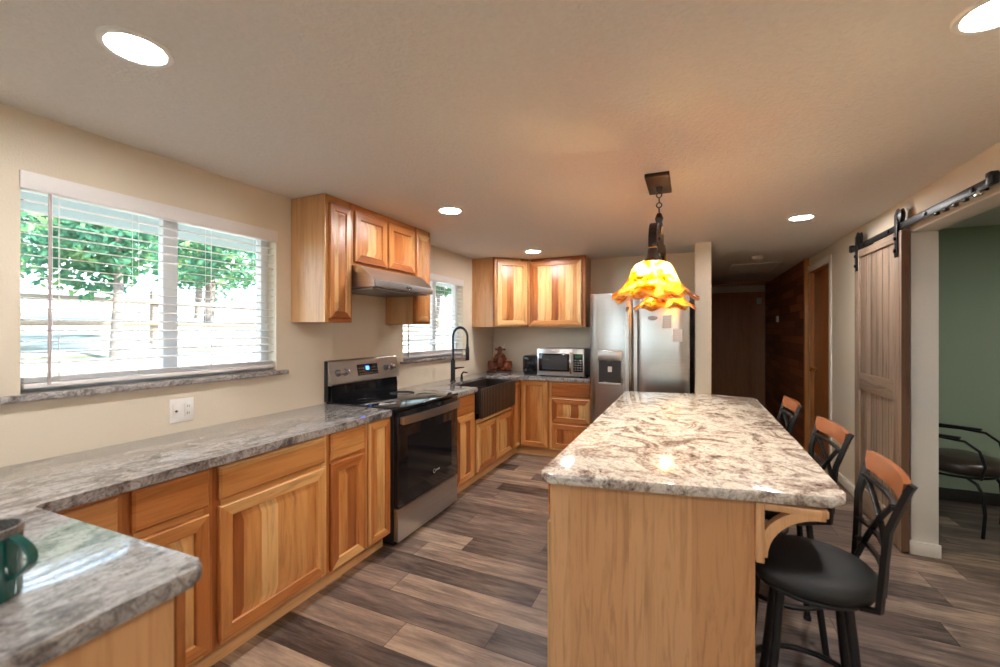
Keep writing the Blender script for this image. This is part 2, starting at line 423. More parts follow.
def ground_mat():
    m, nt, b = nmat('dry_grass_ground')
    tc = N(nt, 'ShaderNodeTexCoord')
    no = N(nt, 'ShaderNodeTexNoise'); no.inputs['Scale'].default_value = 1.6; no.inputs['Detail'].default_value = 9; no.inputs['Roughness'].default_value = 0.7
    gm = N(nt, 'ShaderNodeMapping'); gm.inputs['Scale'].default_value = (1.3, 0.35, 1.3)
    L(nt, tc.outputs['Object'], gm.inputs['Vector'])
    L(nt, gm.outputs[0], no.inputs['Vector'])
    L(nt, ramp(nt, no.outputs['Fac'], [(0.38, (0.05, 0.05, 0.025)), (0.46, (0.17, 0.13, 0.085)), (0.56, (0.36, 0.32, 0.27))]), b.inputs['Base Color'])
    b.inputs['Roughness'].default_value = 0.95
    return m
M['ground'] = ground_mat()

# ------------------------------------------------------------------ mesh builder
class MB:
    def __init__(self):
        self.bm = bmesh.new(); self.mats = []
    def mi(self, m):
        m = M[m] if isinstance(m, str) else m
        if m not in self.mats: self.mats.append(m)
        return self.mats.index(m)
    def _tag(self, faces, m):
        i = self.mi(m)
        for f in faces: f.material_index = i
    def box(self, x0, x1, y0, y1, z0, z1, m, bev=0.0, seg=2, rot=None):
        x0, x1 = min(x0, x1), max(x0, x1); y0, y1 = min(y0, y1), max(y0, y1); z0, z1 = min(z0, z1), max(z0, z1)
        r = bmesh.ops.create_cube(self.bm, size=1.0)
        vs = r['verts']
        for v in vs:
            v.co = Vector(((x0 + x1) / 2 + v.co.x * (x1 - x0), (y0 + y1) / 2 + v.co.y * (y1 - y0), (z0 + z1) / 2 + v.co.z * (z1 - z0)))
        fs = list({f for v in vs for f in v.link_faces})
        self._tag(fs, m)
        if bev > 0:
            es = list({e for v in vs for e in v.link_edges})
            bev = min(bev, 0.49 * min(x1 - x0, y1 - y0, z1 - z0))
            q = bmesh.ops.bevel(self.bm, geom=es, offset=bev, segments=seg, profile=0.5, affect='EDGES')
            self._tag(q['faces'], m)
            vs = list({v for f in q['faces'] for v in f.verts} | {v for v in vs if v.is_valid})
        if rot is not None:
            mat, piv = rot
            for v in vs:
                if v.is_valid: v.co = mat @ (v.co - Vector(piv)) + Vector(piv)
        return self
    def prism(self, poly, z0, z1, m, bev=0.0, seg=3, side=None):
        b = self.bm
        lo = [b.verts.new((p[0], p[1], z0)) for p in poly]; hi = [b.verts.new((p[0], p[1], z1)) for p in poly]
        n = len(poly)
        a = sum(poly[i][0] * poly[(i + 1) % n][1] - poly[(i + 1) % n][0] * poly[i][1] for i in range(n))
        if a < 0: lo.reverse(); hi.reverse()
        top = b.faces.new(hi); bot = b.faces.new(list(reversed(lo)))
        sides = [b.faces.new((lo[i], lo[(i + 1) % n], hi[(i + 1) % n], hi[i])) for i in range(n)]
        self._tag([top, bot] + sides, m)
        if bev > 0:
            es = [e for e in list(top.edges) + list(bot.edges)]
            q = bmesh.ops.bevel(b, geom=es, offset=bev, segments=seg, profile=0.5, affect='EDGES')
            self._tag(q['faces'], m)
        return self
    def extrude_profile(self, prof, x0, x1, m, axis='x'):
        """prof: list of (a, b) points; extruded along axis ('x': (y,z), 'y': (x,z))"""
        b = self.bm
        def P(t, p): return (t, p[0], p[1]) if axis == 'x' else (p[0], t, p[1])
        A = [b.verts.new(P(x0, p)) for p in prof]; B = [b.verts.new(P(x1, p)) for p in prof]
        n = len(prof)
        fs = [b.faces.new(A), b.faces.new(list(reversed(B)))]
        fs += [b.faces.new((A[i], B[i], B[(i + 1) % n], A[(i + 1) % n])) for i in range(n)]
        self._tag(fs, m)
        return self
    def lathe(self, prof, m, c=(0, 0, 0), seg=32, fn=None, cap=True, axis='z'):
        b = self.bm; rows = []
        for (r, z) in prof:
            row = []
            for k in range(seg):
                a = 2 * PI * k / seg
                rr, zz = (r, z) if fn is None else fn(r, z, a)
                p = (rr * math.cos(a), rr * math.sin(a), zz)
                if axis == 'y': p = (p[0], p[2], p[1])
                if axis == 'x': p = (p[2], p[0], p[1])
                row.append(b.verts.new((c[0] + p[0], c[1] + p[1], c[2] + p[2])))
            rows.append(row)
        fs = []
        for i in range(len(rows) - 1):
            for k in range(seg):
                fs.append(b.faces.new((rows[i][k], rows[i][(k + 1) % seg], rows[i + 1][(k + 1) % seg], rows[i + 1][k])))
        if cap:
            fs.append(b.faces.new(list(reversed(rows[0])))); fs.append(b.faces.new(rows[-1]))
        self._tag(fs, m)
        return self
    def tube(self, pts, r, m, seg=10, flat=None):
        """sweep; r number or list; flat=(a,b): rectangular section a (side) x b (normal)"""
        pts = [Vector(p) for p in pts]; n = len(pts)
        rs = r if isinstance(r, (list, tuple)) else [r] * n
        b = self.bm; rows = []
        t0 = (pts[1] - pts[0]).normalized()
        up = Vector((0, 0, 1)) if abs(t0.z) < 0.9 else Vector((1, 0, 0))
        nrm = (up - t0 * up.dot(t0)).normalized()
        for i, p in enumerate(pts):
            t = (pts[min(i + 1, n - 1)] - pts[max(i - 1, 0)]).normalized()
            nrm = (nrm - t * nrm.dot(t)).normalized()
            bn = t.cross(nrm)
            if flat:
                a_, b_ = flat
                row = [b.verts.new(p + bn * sx * a_ / 2 + nrm * sy * b_ / 2) for sx, sy in ((-1, -1), (1, -1), (1, 1), (-1, 1))]
            else:
                row = [b.verts.new(p + (nrm * math.cos(2 * PI * k / seg) + bn * math.sin(2 * PI * k / seg)) * rs[i]) for k in range(seg)]
            rows.append(row)
        s = len(rows[0]); fs = []
        for i in range(n - 1):
            for k in range(s):
                fs.append(b.faces.new((rows[i][k], rows[i][(k + 1) % s], rows[i + 1][(k + 1) % s], rows[i + 1][k])))
        fs.append(b.faces.new(list(reversed(rows[0])))); fs.append(b.faces.new(rows[-1]))
        self._tag(fs, m)
        return self
    def torus(self, c, R_, r, m, seg=40, axis='z', s2=10):
        b = self.bm; rows = []
        for i in range(seg):
            a = 2 * PI * i / seg; row = []
            for k in range(s2):
                q = 2 * PI * k / s2
                p = ((R_ + r * math.cos(q)) * math.cos(a), (R_ + r * math.cos(q)) * math.sin(a), r * math.sin(q))
                if axis == 'y': p = (p[0], p[2], p[1])
                if axis == 'x': p = (p[2], p[0], p[1])
                row.append(b.verts.new((c[0] + p[0], c[1] + p[1], c[2] + p[2])))
            rows.append(row)
        fs = []
        for i in range(seg):
            for k in range(s2):
                fs.append(b.faces.new((rows[i][k], rows[(i + 1) % seg][k], rows[(i + 1) % seg][(k + 1) % s2], rows[i][(k + 1) % s2])))
        self._tag(fs, m)
        return self
    def ball(self, c, s, m, seg=20, rings=12, rot=None):
        r = bmesh.ops.create_uvsphere(self.bm, u_segments=seg, v_segments=rings, radius=1.0)
        if isinstance(s, (int, float)): s = (s, s, s)
        for v in r['verts']:
            co = Vector((v.co.x * s[0], v.co.y * s[1], v.co.z * s[2]))
            if rot: co = rot @ co
            v.co = co + Vector(c)
        self._tag(list({f for v in r['verts'] for f in v.link_faces}), m)
        return self
    def face(self, pts, m):
        f = self.bm.faces.new([self.bm.verts.new(p) for p in pts]); self._tag([f], m); return self
    def build(self, name, parent=None, smooth=38, loc=None, rotz=None, mod=None):
        bmesh.ops.recalc_face_normals(self.bm, faces=self.bm.faces)
        me = bpy.data.meshes.new(name); self.bm.to_mesh(me); self.bm.free()
        for m in self.mats: me.materials.append(m)
        if smooth:
            me.shade_smooth()
            me.set_sharp_from_angle(angle=R(smooth))
        o = bpy.data.objects.new(name, me); C.objects.link(o)
        if parent is not None: o.parent = parent
        if loc is not None: o.location = loc
        if rotz is not None: o.rotation_euler.z = rotz
        if mod == 'subsurf':
            s = o.modifiers.new('subsurf', 'SUBSURF'); s.levels = 2; s.render_levels = 2
        return o

def thing(name, label, cat, loc=(0, 0, 0), rotz=0.0, group=None):
    o = bpy.data.objects.new(name, None); C.objects.link(o)
    o.empty_display_size = 0.1
    o.location = loc; o.rotation_euler = (0, 0, rotz)
    o['label'] = label; o['category'] = cat
    if group: o['group'] = group
    return o

def tag(o, label, cat, group=None):
    o['label'] = label; o['category'] = cat
    if group: o['group'] = group
    return o

def struct(o):
    o['kind'] = 'structure'; return o

def copy_tree(o, parent=None):
    kids = list(o.children)
    c = o.copy(); C.objects.link(c)
    if parent is not None: c.parent = parent
    for k in kids: copy_tree(k, c)
    return c

# ------------------------------------------------------------------ room measurements
WL = -2.40; WR = 1.30; YB = 5.15; CH = 2.30
YF = -2.70                      # wall behind the camera
HX0, HX1, HY = 0.19, 1.30, 9.2  # hallway
GX = 4.0                        # far side of the green room
W1 = (0.755, 1.885, 1.18, 2.058)  # window_1: y0,y1,z0,z1
W2 = (3.19, 4.315, 1.155, 2.01)
WO = WL - 0.14                  # outer face of left wall

def wall_with_holes_x(name, x0, x1, y0, y1, z0, z1, holes, m):
    """wall perpendicular to x, holes = (y0,y1,z0,z1) sorted by y"""
    mb = MB(); y = y0
    for (a, b, c, d) in holes:
        mb.box(x0, x1, y, a, z0, z1, m)
        if c > z0: mb.box(x0, x1, a, b, z0, c, m)
        if d < z1: mb.box(x0, x1, a, b, d, z1, m)
        y = b
    mb.box(x0, x1, y, y1, z0, z1, m)
    return struct(mb.build(name, smooth=0))

struct(MB().box(WO, GX + 0.1, YF - 0.1, HY + 0.1, -0.10, 0.0, 'floor').build('floor', smooth=0))
struct(MB().box(WO, GX + 0.1, YF - 0.1, HY + 0.1, CH, CH + 0.14, 'ceiling').build('ceiling', smooth=0))
wall_with_holes_x('wall_left', WO, WL, YF, YB, 0, CH, [W1, W2], 'wall')
mb = MB(); mb.box(WO, HX0, YB, YB + 0.12, 0, CH, 'wall'); struct(mb.build('wall_back', smooth=0))
# wall behind the camera with a wide window
RW = (-2.0, 0.2, 1.0, 1.85)
mb = MB()
mb.box(WO, RW[0], YF - 0.12, YF, 0, CH, 'wall').box(RW[1], GX, YF - 0.12, YF, 0, CH, 'wall')
mb.box(RW[0], RW[1], YF - 0.12, YF, 0, RW[2], 'wall').box(RW[0], RW[1], YF - 0.12, YF, RW[3], CH, 'wall')
struct(mb.build('wall_front', smooth=0))
# right wall: opening to green room, stained door further on
OPN = (1.9, 3.58, 0.0, 2.075)
DR = (5.30, 6.10, 0.0, 2.13)
wall_with_holes_x('wall_right', WR, WR + 0.125, YF, HY, 0, CH, [OPN, DR], 'wall')
# partition ending in the narrow white pier beside the fridge
struct(MB().box(0.045, HX0, 4.62, HY, 0, CH, 'wall').build('wall_partition', smooth=0))
struct(MB().box(HX0, HX1, HY, HY + 0.1, 0, CH, 'hall_door').build('wall_hall_end', smooth=0))
# plank cladding in the hallway
mb = MB(); mb.box(WR - 0.028, WR, 6.20, HY, 0, CH, 'planks'); struct(mb.build('wall_planked', smooth=0))
struct(MB().box(WR - 0.045, WR, 6.14, 6.20, 0, CH - 0.002, 'door_trim', bev=0.003).build('trim_1'))
# green room
mb = MB(); mb.box(WR + 0.125, GX, 4.84, 4.94, 0, CH, 'green_wall'); struct(mb.build('wall_green_back', smooth=0))
mb = MB(); mb.box(GX, GX + 0.1, YF, 4.94, 0, CH, 'green_wall'); struct(mb.build('wall_green_right', smooth=0))
mb = MB()
mb.box(WR + 0.125, WR + 0.131, YF, OPN[0] - 0.01, 0, CH, 'green_wall').box(WR + 0.125, WR + 0.131, OPN[1] + 0.01, 4.84, 0, CH, 'green_wall').box(WR + 0.125, WR + 0.131, OPN[0] - 0.01, OPN[1] + 0.01, OPN[3] + 0.01, CH, 'green_wall')
struct(mb.build('wall_green_left', smooth=0))
struct(MB().box(WR + 0.14, GX, 4.822, 4.84, 0, 0.10, 'dark_trim', bev=0.004).build('baseboard_green'))
# opening casing / corner beads
mb = MB()
mb.box(WR - 0.006, WR + 0.131, OPN[0], OPN[1], OPN[3] - 0.012, OPN[3], 'white_trim', bev=0.003)
mb.box(WR - 0.004, WR + 0.131, OPN[1] - 0.008, OPN[1], 0, OPN[3] - 0.012, 'white_trim', bev=0.003)
struct(mb.build('trim_2'))
mb = MB()
mb.box(WR - 0.014, WR + 0.139, OPN[1] - 0.022, OPN[1] - 0.008, 0, 0.085, 'white_trim', bev=0.004)
mb.box(WR - 0.014, WR, OPN[1] - 0.01, 5.235, 0, 0.085, 'white_trim', bev=0.004)
struct(mb.build('baseboard_right'))
# stained door in the right wall
d = struct(MB().box(WR + 0.035, WR + 0.075, DR[0] + 0.02, DR[1] - 0.02, 0.01, DR[3] - 0.02, 'door_wood', bev=0.003).build('door_2'))
mb = MB()
mb.box(WR, WR + 0.12, DR[0], DR[0] + 0.02, 0, DR[3], 'door_trim').box(WR, WR + 0.12, DR[1] - 0.02, DR[1], 0, DR[3], 'door_trim').box(WR, WR + 0.12, DR[0], DR[1], DR[3] - 0.02, DR[3], 'door_trim')
mb.build('door_frame', d, smooth=0)
mb = MB(); mb.lathe([(0.001, 0), (0.028, 0.0), (0.028, 0.008), (0.010, 0.012), (0.009, 0.035), (0.022, 0.045), (0.026, 0.058), (0.018, 0.07), (0.001, 0.072)], 'brass', (0, 0, 0), 20, axis='x')
for v in mb.bm.verts: v.co.x = -v.co.x
o = mb.build('door_knob', d); o.location = (WR + 0.035, DR[1] - 0.12, 0.99)
mb = MB()
mb.box(WR - 0.016, WR, DR[0] - 0.06, DR[0] + 0.004, 0, DR[3] + 0.07, 'white_trim', bev=0.004)
mb.box(WR - 0.016, WR, DR[0] + 0.004, DR[1] + 0.035, DR[3] - 0.004, DR[3] + 0.07, 'white_trim', bev=0.004)
struct(mb.build('trim_3'))
# hallway end door
d1 = struct(MB().box(0.34, 1.04, HY - 0.03, HY - 0.001, 0.01, 2.09, 'hall_door', bev=0.004).build('door_1'))
mb = MB(); mb.box(0.27, 0.335, HY - 0.04, HY - 0.001, 0, 2.15, 'hall_door', bev=0.004).box(1.045, 1.11, HY - 0.04, HY - 0.001, 0, 2.15, 'hall_door', bev=0.004).box(0.335, 1.045, HY - 0.04, HY - 0.001, 2.095, 2.15, 'hall_door', bev=0.004)
mb.build('door_frame', d1)
struct(MB().box(HX0, HX1 - 0.03, 8.6, 8.66, CH - 0.045, CH - 0.001, 'beam', bev=0.004).build('trim_4'))
struct(MB().box(HX0, HX1 - 0.03, HY - 0.02, HY - 0.001, 2.16, CH - 0.01, 'white_trim').build('trim_5'))
# attic hatch, smoke alarm, thermostat, chime
mb = MB()
for a, b, c_, d_ in ((0.50, 1.06, 6.30, 6.325), (0.50, 1.06, 7.20, 7.225), (0.50, 0.525, 6.325, 7.20), (1.035, 1.06, 6.325, 7.20)):
    mb.box(a, b, c_, d_, CH - 0.014, CH, 'ceiling', bev=0.003)
mb.box(0.525, 1.035, 6.325, 7.20, CH - 0.004, CH, 'ceiling')
struct(mb.build('trim_6'))
o = MB().lathe([(0.001, -0.04), (0.045, -0.038), (0.058, -0.025), (0.06, 0.0)], 'white_plastic', (0, 0, 0), 28).build('smoke_alarm')
o.location = (0.72, 5.75, CH); tag(o, 'round smoke alarm on the hallway ceiling near the attic hatch', 'smoke alarm')
t = thing('thermostat', 'small cream thermostat on the dark red plank wall of the hallway', 'thermostat', (WR - 0.028, 7.94, 1.62))
MB().box(-0.022, 0, -0.065, 0.065, -0.05, 0.05, 'white_plastic', bev=0.006).build('case', t)
MB().box(-0.025, -0.0215, -0.03, 0.03, -0.01, 0.03, 'grey_mark', bev=0.001).build('display', t)
o = MB().box(1.135, 1.215, HY - 0.035, HY - 0.001, 1.93, 2.05, 'white_plastic', bev=0.006).build('door_chime')
tag(o, 'small white door chime box at the top corner of the hallway end wall', 'door chime')

# ------------------------------------------------------------------ windows, sills, blinds
def window(n, W, mull):
    y0, y1, z0, z1 = W
    xi, xo = WL - 0.075, WL - 0.125
    mb = MB()
    for a, b, c_, d_ in ((y0, y0 + 0.022, z0, z1), (y1 - 0.05, y1, z0, z1), (y0 + 0.022, y1 - 0.05, z0, z0 + 0.05), (y0 + 0.022, y1 - 0.05, z1 - 0.05, z1)):
        mb.box(xo, xi, a, b, c_, d_, 'white_vinyl', bev=0.004)
    mb.box(xo + 0.005, xi - 0.002, mull - 0.035, mull + 0.035, z0 + 0.05, z1 - 0.05, 'white_vinyl', bev=0.004)
    w = struct(mb.build('window_%d' % n))
    MB().box(xo + 0.022, xo + 0.026, y0 + 0.022, mull - 0.035, z0 + 0.05, z1 - 0.05, 'pane').build('window_pane', w, smooth=0)
    MB().box(xo + 0.022, xo + 0.026, mull + 0.035, y1 - 0.05, z0 + 0.05, z1 - 0.05, 'pane').build('window_pane', w, smooth=0)
    return w
w1 = window(1, W1, 1.325)
w2 = window(2, W2, 3.83)
def sill(w, y0, y1, z):
    MB().box(WL - 0.075, WL + 0.035, y0, y1, z - 0.028, z, 'granite_run', bev=0.006).build('window_sill', w)
struct(MB().box(WL, WL + 0.035, 0.35, 1.955, W1[2] - 0.028, W1[2], 'granite_run', bev=0.006).build('trim_7'))
struct(MB().box(WL - 0.075, WL, W1[0], W1[1], W1[2] - 0.0, W1[2] + 0.003, 'granite_run').build('trim_8', smooth=0))
struct(MB().box(WL, WL + 0.035, 3.14, 4.40, W2[2] - 0.028, W2[2], 'granite_run', bev=0.006).build('trim_9'))
struct(MB().box(WL - 0.075, WL, W2[0], W2[1], W2[2] - 0.0, W2[2] + 0.003, 'granite_run').build('trim_10', smooth=0))
# window behind the camera
mb = MB()
x0, x1, z0, z1 = RW
for a, b, c_, d_ in ((x0, x0 + 0.06, z0, z1), (x1 - 0.06, x1, z0, z1), (x0 + 0.06, x1 - 0.06, z0, z0 + 0.06), (x0 + 0.06, x1 - 0.06, z1 - 0.06, z1), ((x0 + x1) / 2 - 0.03, (x0 + x1) / 2 + 0.03, z0 + 0.06, z1 - 0.06)):
    mb.box(a, b, YF - 0.09, YF - 0.03, c_, d_, 'white_vinyl', bev=0.004)
w3 = struct(mb.build('window_3'))
for a, b in ((x0 + 0.06, (x0 + x1) / 2 - 0.03), ((x0 + x1) / 2 + 0.03, x1 - 0.06)):
    MB().box(a, b, YF - 0.062, YF - 0.058, z0 + 0.06, z1 - 0.06, 'pane').build('window_pane', w3, smooth=0)

def blind(W, label, tilt, pitch=0.046, valance_out=0.012, stack=4):
    y0, y1, z0, z1 = W
    t = thing('window_blind', label, 'window blind', (WL, (y0 + y1) / 2, z1))
    h = (y1 - y0) / 2; H = z1 - z0
    MB().box(-0.004, valance_out, -h - 0.004, h + 0.004, -0.066, 0.004, 'blind', bev=0.003).build('valance', t)
    MB().box(-0.06, -0.008, -h + 0.01, h - 0.01, -0.045, -0.002, 'blind', bev=0.003).build('headrail', t)
    mb = MB(); z = -0.06
    zb = -H + 0.055 + stack * 0.005
    while z > zb + 0.03:
        mb.box(-0.058, -0.008, -h + 0.012, h - 0.012, z - 0.0022, z + 0.0022, 'blind', rot=(Matrix.Rotation(tilt, 3, 'Y'), (-0.033, 0, z)))
        z -= pitch
    for k in range(stack):
        mb.box(-0.058, -0.008, -h + 0.012, h - 0.012, -H + 0.045 + 0.005 * k, -H + 0.0478 + 0.005 * k, 'blind')
    mb.build('slats', t, smooth=0)
    MB().box(-0.060, -0.006, -h + 0.010, h - 0.010, -H + 0.018, -H + 0.040, 'blind', bev=0.005).build('bottom_rail', t)
    for f in (-0.80, -0.30, 0.30, 0.80):
        mb = MB()
        for x in (-0.060, -0.007): mb.box(x - 0.0007, x + 0.0007, f * h - 0.0007, f * h + 0.0007, -H + 0.04, -0.045, 'blind')
        mb.box(-0.034, -0.0325, f * h + 0.012, f * h + 0.0135, -H + 0.04, -0.045, 'blind')
        mb.build('ladder_cord', t, smooth=0)
    MB().tube([(-0.002, -h + 0.085, -0.06), (0.0, -h + 0.084, -0.5), (0.0, -h + 0.082, -H + 0.03)], 0.006, 'wand', 8).build('tilt_wand', t)
    return t
blind(W1, 'wide white slatted blind over the nearer window, above the long counter', R(7), pitch=0.0435)
blind(W2, 'white slatted blind over the farther window behind the sink tap', R(10), pitch=0.0435, stack=6)

# ------------------------------------------------------------------ recessed lights
def ceiling_light(x, y, label, r=0.072):
    t = thing('recessed_light', label, 'ceiling light', (x, y, CH), 0, 'recessed ceiling lights')
    MB().lathe([(r, -0.006), (r + 0.003, -0.009), (r + 0.018, -0.008), (r + 0.022, -0.003), (r + 0.022, 0.0), (r, 0.0)], 'white_plastic', (0, 0, 0), 40, cap=False).build('trim_ring', t)
    MB().lathe([(0.001, -0.006), (r - 0.0005, -0.006), (r - 0.0005, -0.001), (0.001, -0.001)], 'lamp', (0, 0, 0), 40).build('diffuser', t)
    return t
ceiling_light(-1.55, 0.735, 'large round recessed light nearest the viewer at the upper left')
ceiling_light(-1.575, 2.643, 'recessed light just right of the wall cabinets over the range')
ceiling_light(-1.56, 4.37, 'recessed light in front of the corner wall cabinets')
ceiling_light(0.775, 3.90, 'recessed light between the pendant lamp and the barn door')
ceiling_light(0.765, 1.60, 'recessed light cut by the upper right corner of the photo')
ceiling_light(2.9, 3.2, 'added unseen recessed light that brightens the green room')  # unseen lamp added to lift the green walls
ceiling_light(-1.55, -1.15, 'added unseen recessed light behind the viewer, continuing the window-side row')  # added out of view for more light from behind, spaced like its row
ceiling_light(0.77, -0.65, 'added unseen recessed light behind the viewer, continuing the barn door side row')  # also added out of view, to brighten the island end panel

# ------------------------------------------------------------------ cabinets
def door_front(mb, w, h, x0, z0, y=-0.019, raised=True, th=0.019):
    """frame and raised panel, front face toward -y; x0,z0 lower-left corner"""
    b = mb.bm
    st = min(0.056, w * 0.24) if raised else 0.0
    st = min(st, h * 0.28)
    bv = min(0.030, w * 0.13, h * 0.16)
    rings = [(0.0, y + th), (0.0, y + 0.005), (0.005, y)]
    if raised:
        rings += [(st - 0.004, y), (st + 0.002, y + 0.008), (st + 0.007, y + 0.0085), (st + 0.007 + bv, y + 0.0015), (st + 0.010 + bv, y + 0.001)]
    else:
        rings = [(0.0, y + th), (0.0, y + 0.007), (0.009, y)]
    rows = []
    for ins, yy in rings:
        rows.append([b.verts.new((x0 + a, yy, z0 + c)) for a, c in ((ins, ins), (w - ins, ins), (w - ins, h - ins), (ins, h - ins))])
    ms, mr, mp = mb.mi('hick_stile'), mb.mi('hick_rail'), mb.mi('hick_panel')
    for i in range(len(rows) - 1):
        for k in range(4):
            f = b.faces.new((rows[i][k], rows[i][(k + 1) % 4], rows[i + 1][(k + 1) % 4], rows[i + 1][k]))
            if raised and i >= 4: f.material_index = mp
            else: f.material_index = (mr if k in (0, 2) else ms) if raised else mr
    f = b.faces.new(rows[-1]); f.material_index = mp if raised else mr
    f = b.faces.new(list(reversed(rows[0]))); f.material_index = ms
    return mb

def cab_door(t, x, z, w, h, raised=True, name='door'):
    mb = MB(); door_front(mb, w, h, -w / 2, 0, raised=raised)
    return mb.build(name, t, smooth=25, loc=(x + w / 2, 0, z))

def base_cabinet(label, loc, rotz, w, fronts, depth=0.58, z0=0.105, z1=0.874, kick=True, group='base cabinets', frame_top=None, low=None):
    t = thing('base_cabinet', label, 'cabinet', loc, rotz, group)
    mb = MB()
    top = z1 if low is None else low
    mb.box(0, 0.018, 0.018, depth, z0, top, 'hick_side').box(w - 0.018, w, 0.018, depth, z0, top, 'hick_side')
    mb.box(0.018, w - 0.018, 0.018, depth, z0, z0 + 0.018, 'hick_side').box(0.018, w - 0.018, depth - 0.01, depth, z0 + 0.018, top, 'hick_side')
    mb.build('carcass', t, smooth=0)
    mb = MB(); s = 0.034
    mb.box(0, s, 0, 0.018, z0, top, 'hick_stile').box(w - s, w, 0, 0.018, z0, top, 'hick_stile')
    mb.box(s, w - s, 0, 0.018, z0, z0 + 0.035, 'hick_rail').box(s, w - s, 0, 0.018, top - 0.035, top, 'hick_rail')
    if any(f[0] == 'drawer' for f in fronts) and len(fronts) > 1 and low is None:
        mb.box(s, w - s, 0, 0.018, 0.678, 0.726, 'hick_rail')
    if w > 0.48 and len(fronts) == 3: mb.box(s, w - s, 0, 0.018, 0.390, 0.425, 'hick_rail')
    mb.build('face_frame', t, smooth=0)
    if kick:
        MB().box(0, w, 0.062, 0.078, 0.0, z0, 'hick_kick').build('toe_kick', t, smooth=0)
    for kind, x, z, ww, hh, raised in fronts:
        cab_door(t, x, z, ww, hh, raised, 'drawer_front' if kind == 'drawer' else 'door')
    return t

LR = R(90)      # left-run rotation: local x -> +y, front faces +x
FX = -1.803     # face-frame plane of the left run
DB = 0.58       # reaches the wall
def left_cab(y0, y1, label, fronts, **kw):
    return base_cabinet(label, (FX, y0, 0), LR, y1 - y0, fronts, depth=abs(WL - FX) - 0.004, **kw)
# peninsula: cabinet body beyond the end panel
left_cab(0.60, 0.812, 'narrow hickory base cabinet tucked in the corner behind the peninsula tip', [('drawer', 0.03, 0.722, 0.165, 0.135, False), ('door', 0.03, 0.13, 0.165, 0.565, True)])
left_cab(0.812, 1.118, 'hickory base cabinet with one drawer, second along from the peninsula', [('drawer', 0.024, 0.715, 0.262, 0.150, False), ('door', 0.024, 0.13, 0.262, 0.555, True)])
left_cab(1.118, 1.722, 'widest hickory base cabinet with one big drawer above one big striped door', [('drawer', 0.021, 0.723, 0.562, 0.140, False), ('door', 0.021, 0.13, 0.562, 0.568, True)])
c = left_cab(1.722, 2.022, 'hickory base cabinet with small drawer and slim door, under the power outlet side of range', [('drawer', 0.020, 0.720, 0.263, 0.143, False), ('door', 0.020, 0.115, 0.263, 0.588, True)])
c['label'] = 'hickory base cabinet with small drawer and dark-knotted slim door, second from the range'
left_cab(2.022, 2.260, 'hickory tray cabinet with one full-height door, touching the left of the range', [('door', 0.018, 0.11, 0.203, 0.755, True)])
left_cab(3.066, 3.462, 'hickory base cabinet with drawer between the range and the dark sink', [('drawer', 0.045, 0.715, 0.318, 0.145, False), ('door', 0.045, 0.115, 0.318, 0.578, True)])
left_cab(3.462, 4.365, 'hickory sink base with two doors under the dark farmhouse sink', [('door', 0.035, 0.125, 0.405, 0.435, True), ('door', 0.455, 0.125, 0.405, 0.435, True)], low=0.605)
# corner (lazy-susan) cabinet: L-shaped face with two narrow leaves
FY = 4.578
t = thing('base_cabinet', 'corner base cabinet with folded double door where the two counters meet', 'cabinet', (FX, FY, 0), 0, 'base cabinets')
mb = MB()
mb.box(-0.59, -0.57, -0.213, 0.565, 0.105, 0.874, 'hick_side').box(-0.57, 0.366, 0.548, 0.565, 0.105, 0.874, 'hick_side').box(-0.57, -0.018, -0.213, -0.195, 0.105, 0.874, 'hick_side').box(0.348, 0.366, 0.018, 0.548, 0.105, 0.874, 'hick_side')
mb.box(-0.57, 0.348, 0.018, 0.548, 0.105, 0.12, 'hick_side')
mb.build('carcass', t, smooth=0)
mb = MB()
mb.box(-0.018, 0, -0.213, -0.18, 0.105, 0.874, 'hick_stile').box(0.333, 0.366, 0, 0.018, 0.105, 0.874, 'hick_stile')
mb.box(-0.018, 0, -0.18, 0.0, 0.84, 0.874, 'hick_rail').box(-0.018, 0.333, 0.0, 0.018, 0.84, 0.874, 'hick_rail').box(-0.018, 0, -0.18, 0.0, 0.105, 0.14, 'hick_rail').box(-0.018, 0.333, 0.0, 0.018, 0.105, 0.14, 'hick_rail')
mb.build('face_frame', t, smooth=0)
mb = MB(); mb.box(-0.078, -0.062, -0.213, 0.078, 0, 0.105, 'hick_kick').box(-0.062, 0.366, 0.062, 0.078, 0, 0.105, 'hick_kick'); mb.build('toe_kick', t, smooth=0)
mb = MB(); door_front(mb, 0.178, 0.745, -0.089, 0); mb.build('door', t, 25, (0.0, -0.109, 0.12), LR)
mb = MB(); door_front(mb, 0.318, 0.745, -0.159, 0); mb.build('door', t, 25, (0.182, 0.0, 0.12), 0)
# drawer bank beside the fridge
base_cabinet('hickory three-drawer base cabinet under the microwave, beside the fridge', (FX + 0.366, FY, 0), 0, 0.485,
             [('drawer', 0.030, 0.705, 0.425, 0.150, False), ('drawer', 0.030, 0.420, 0.425, 0.262, True), ('drawer', 0.030, 0.130, 0.425, 0.265, True)], depth=0.565)
# peninsula cabinet (end panel seen at bottom left)
t = thing('base_cabinet', 'peninsula cabinet with plain wooden end panel at the lower left, below the mug', 'cabinet', (-1.03, -0.42, 0), 0, 'base cabinets')
MB().box(-0.772, -0.004, 0.02, 0.975, 0.105, 0.874, 'hick_side').build('carcass', t, smooth=0)
MB().box(-0.004, 0.010, 0.0, 0.972, 0.0, 0.874, 'hick_side').build('end_panel', t, smooth=0)
MB().box(-0.772, 0.014, 0.975, 0.994, 0.10, 0.874, 'hick_stile', bev=0.002).build('face_frame', t)
MB().box(-0.772, -0.01, 0.03, 0.905, 0.0, 0.105, 'hick_kick').build('toe_kick', t, smooth=0)

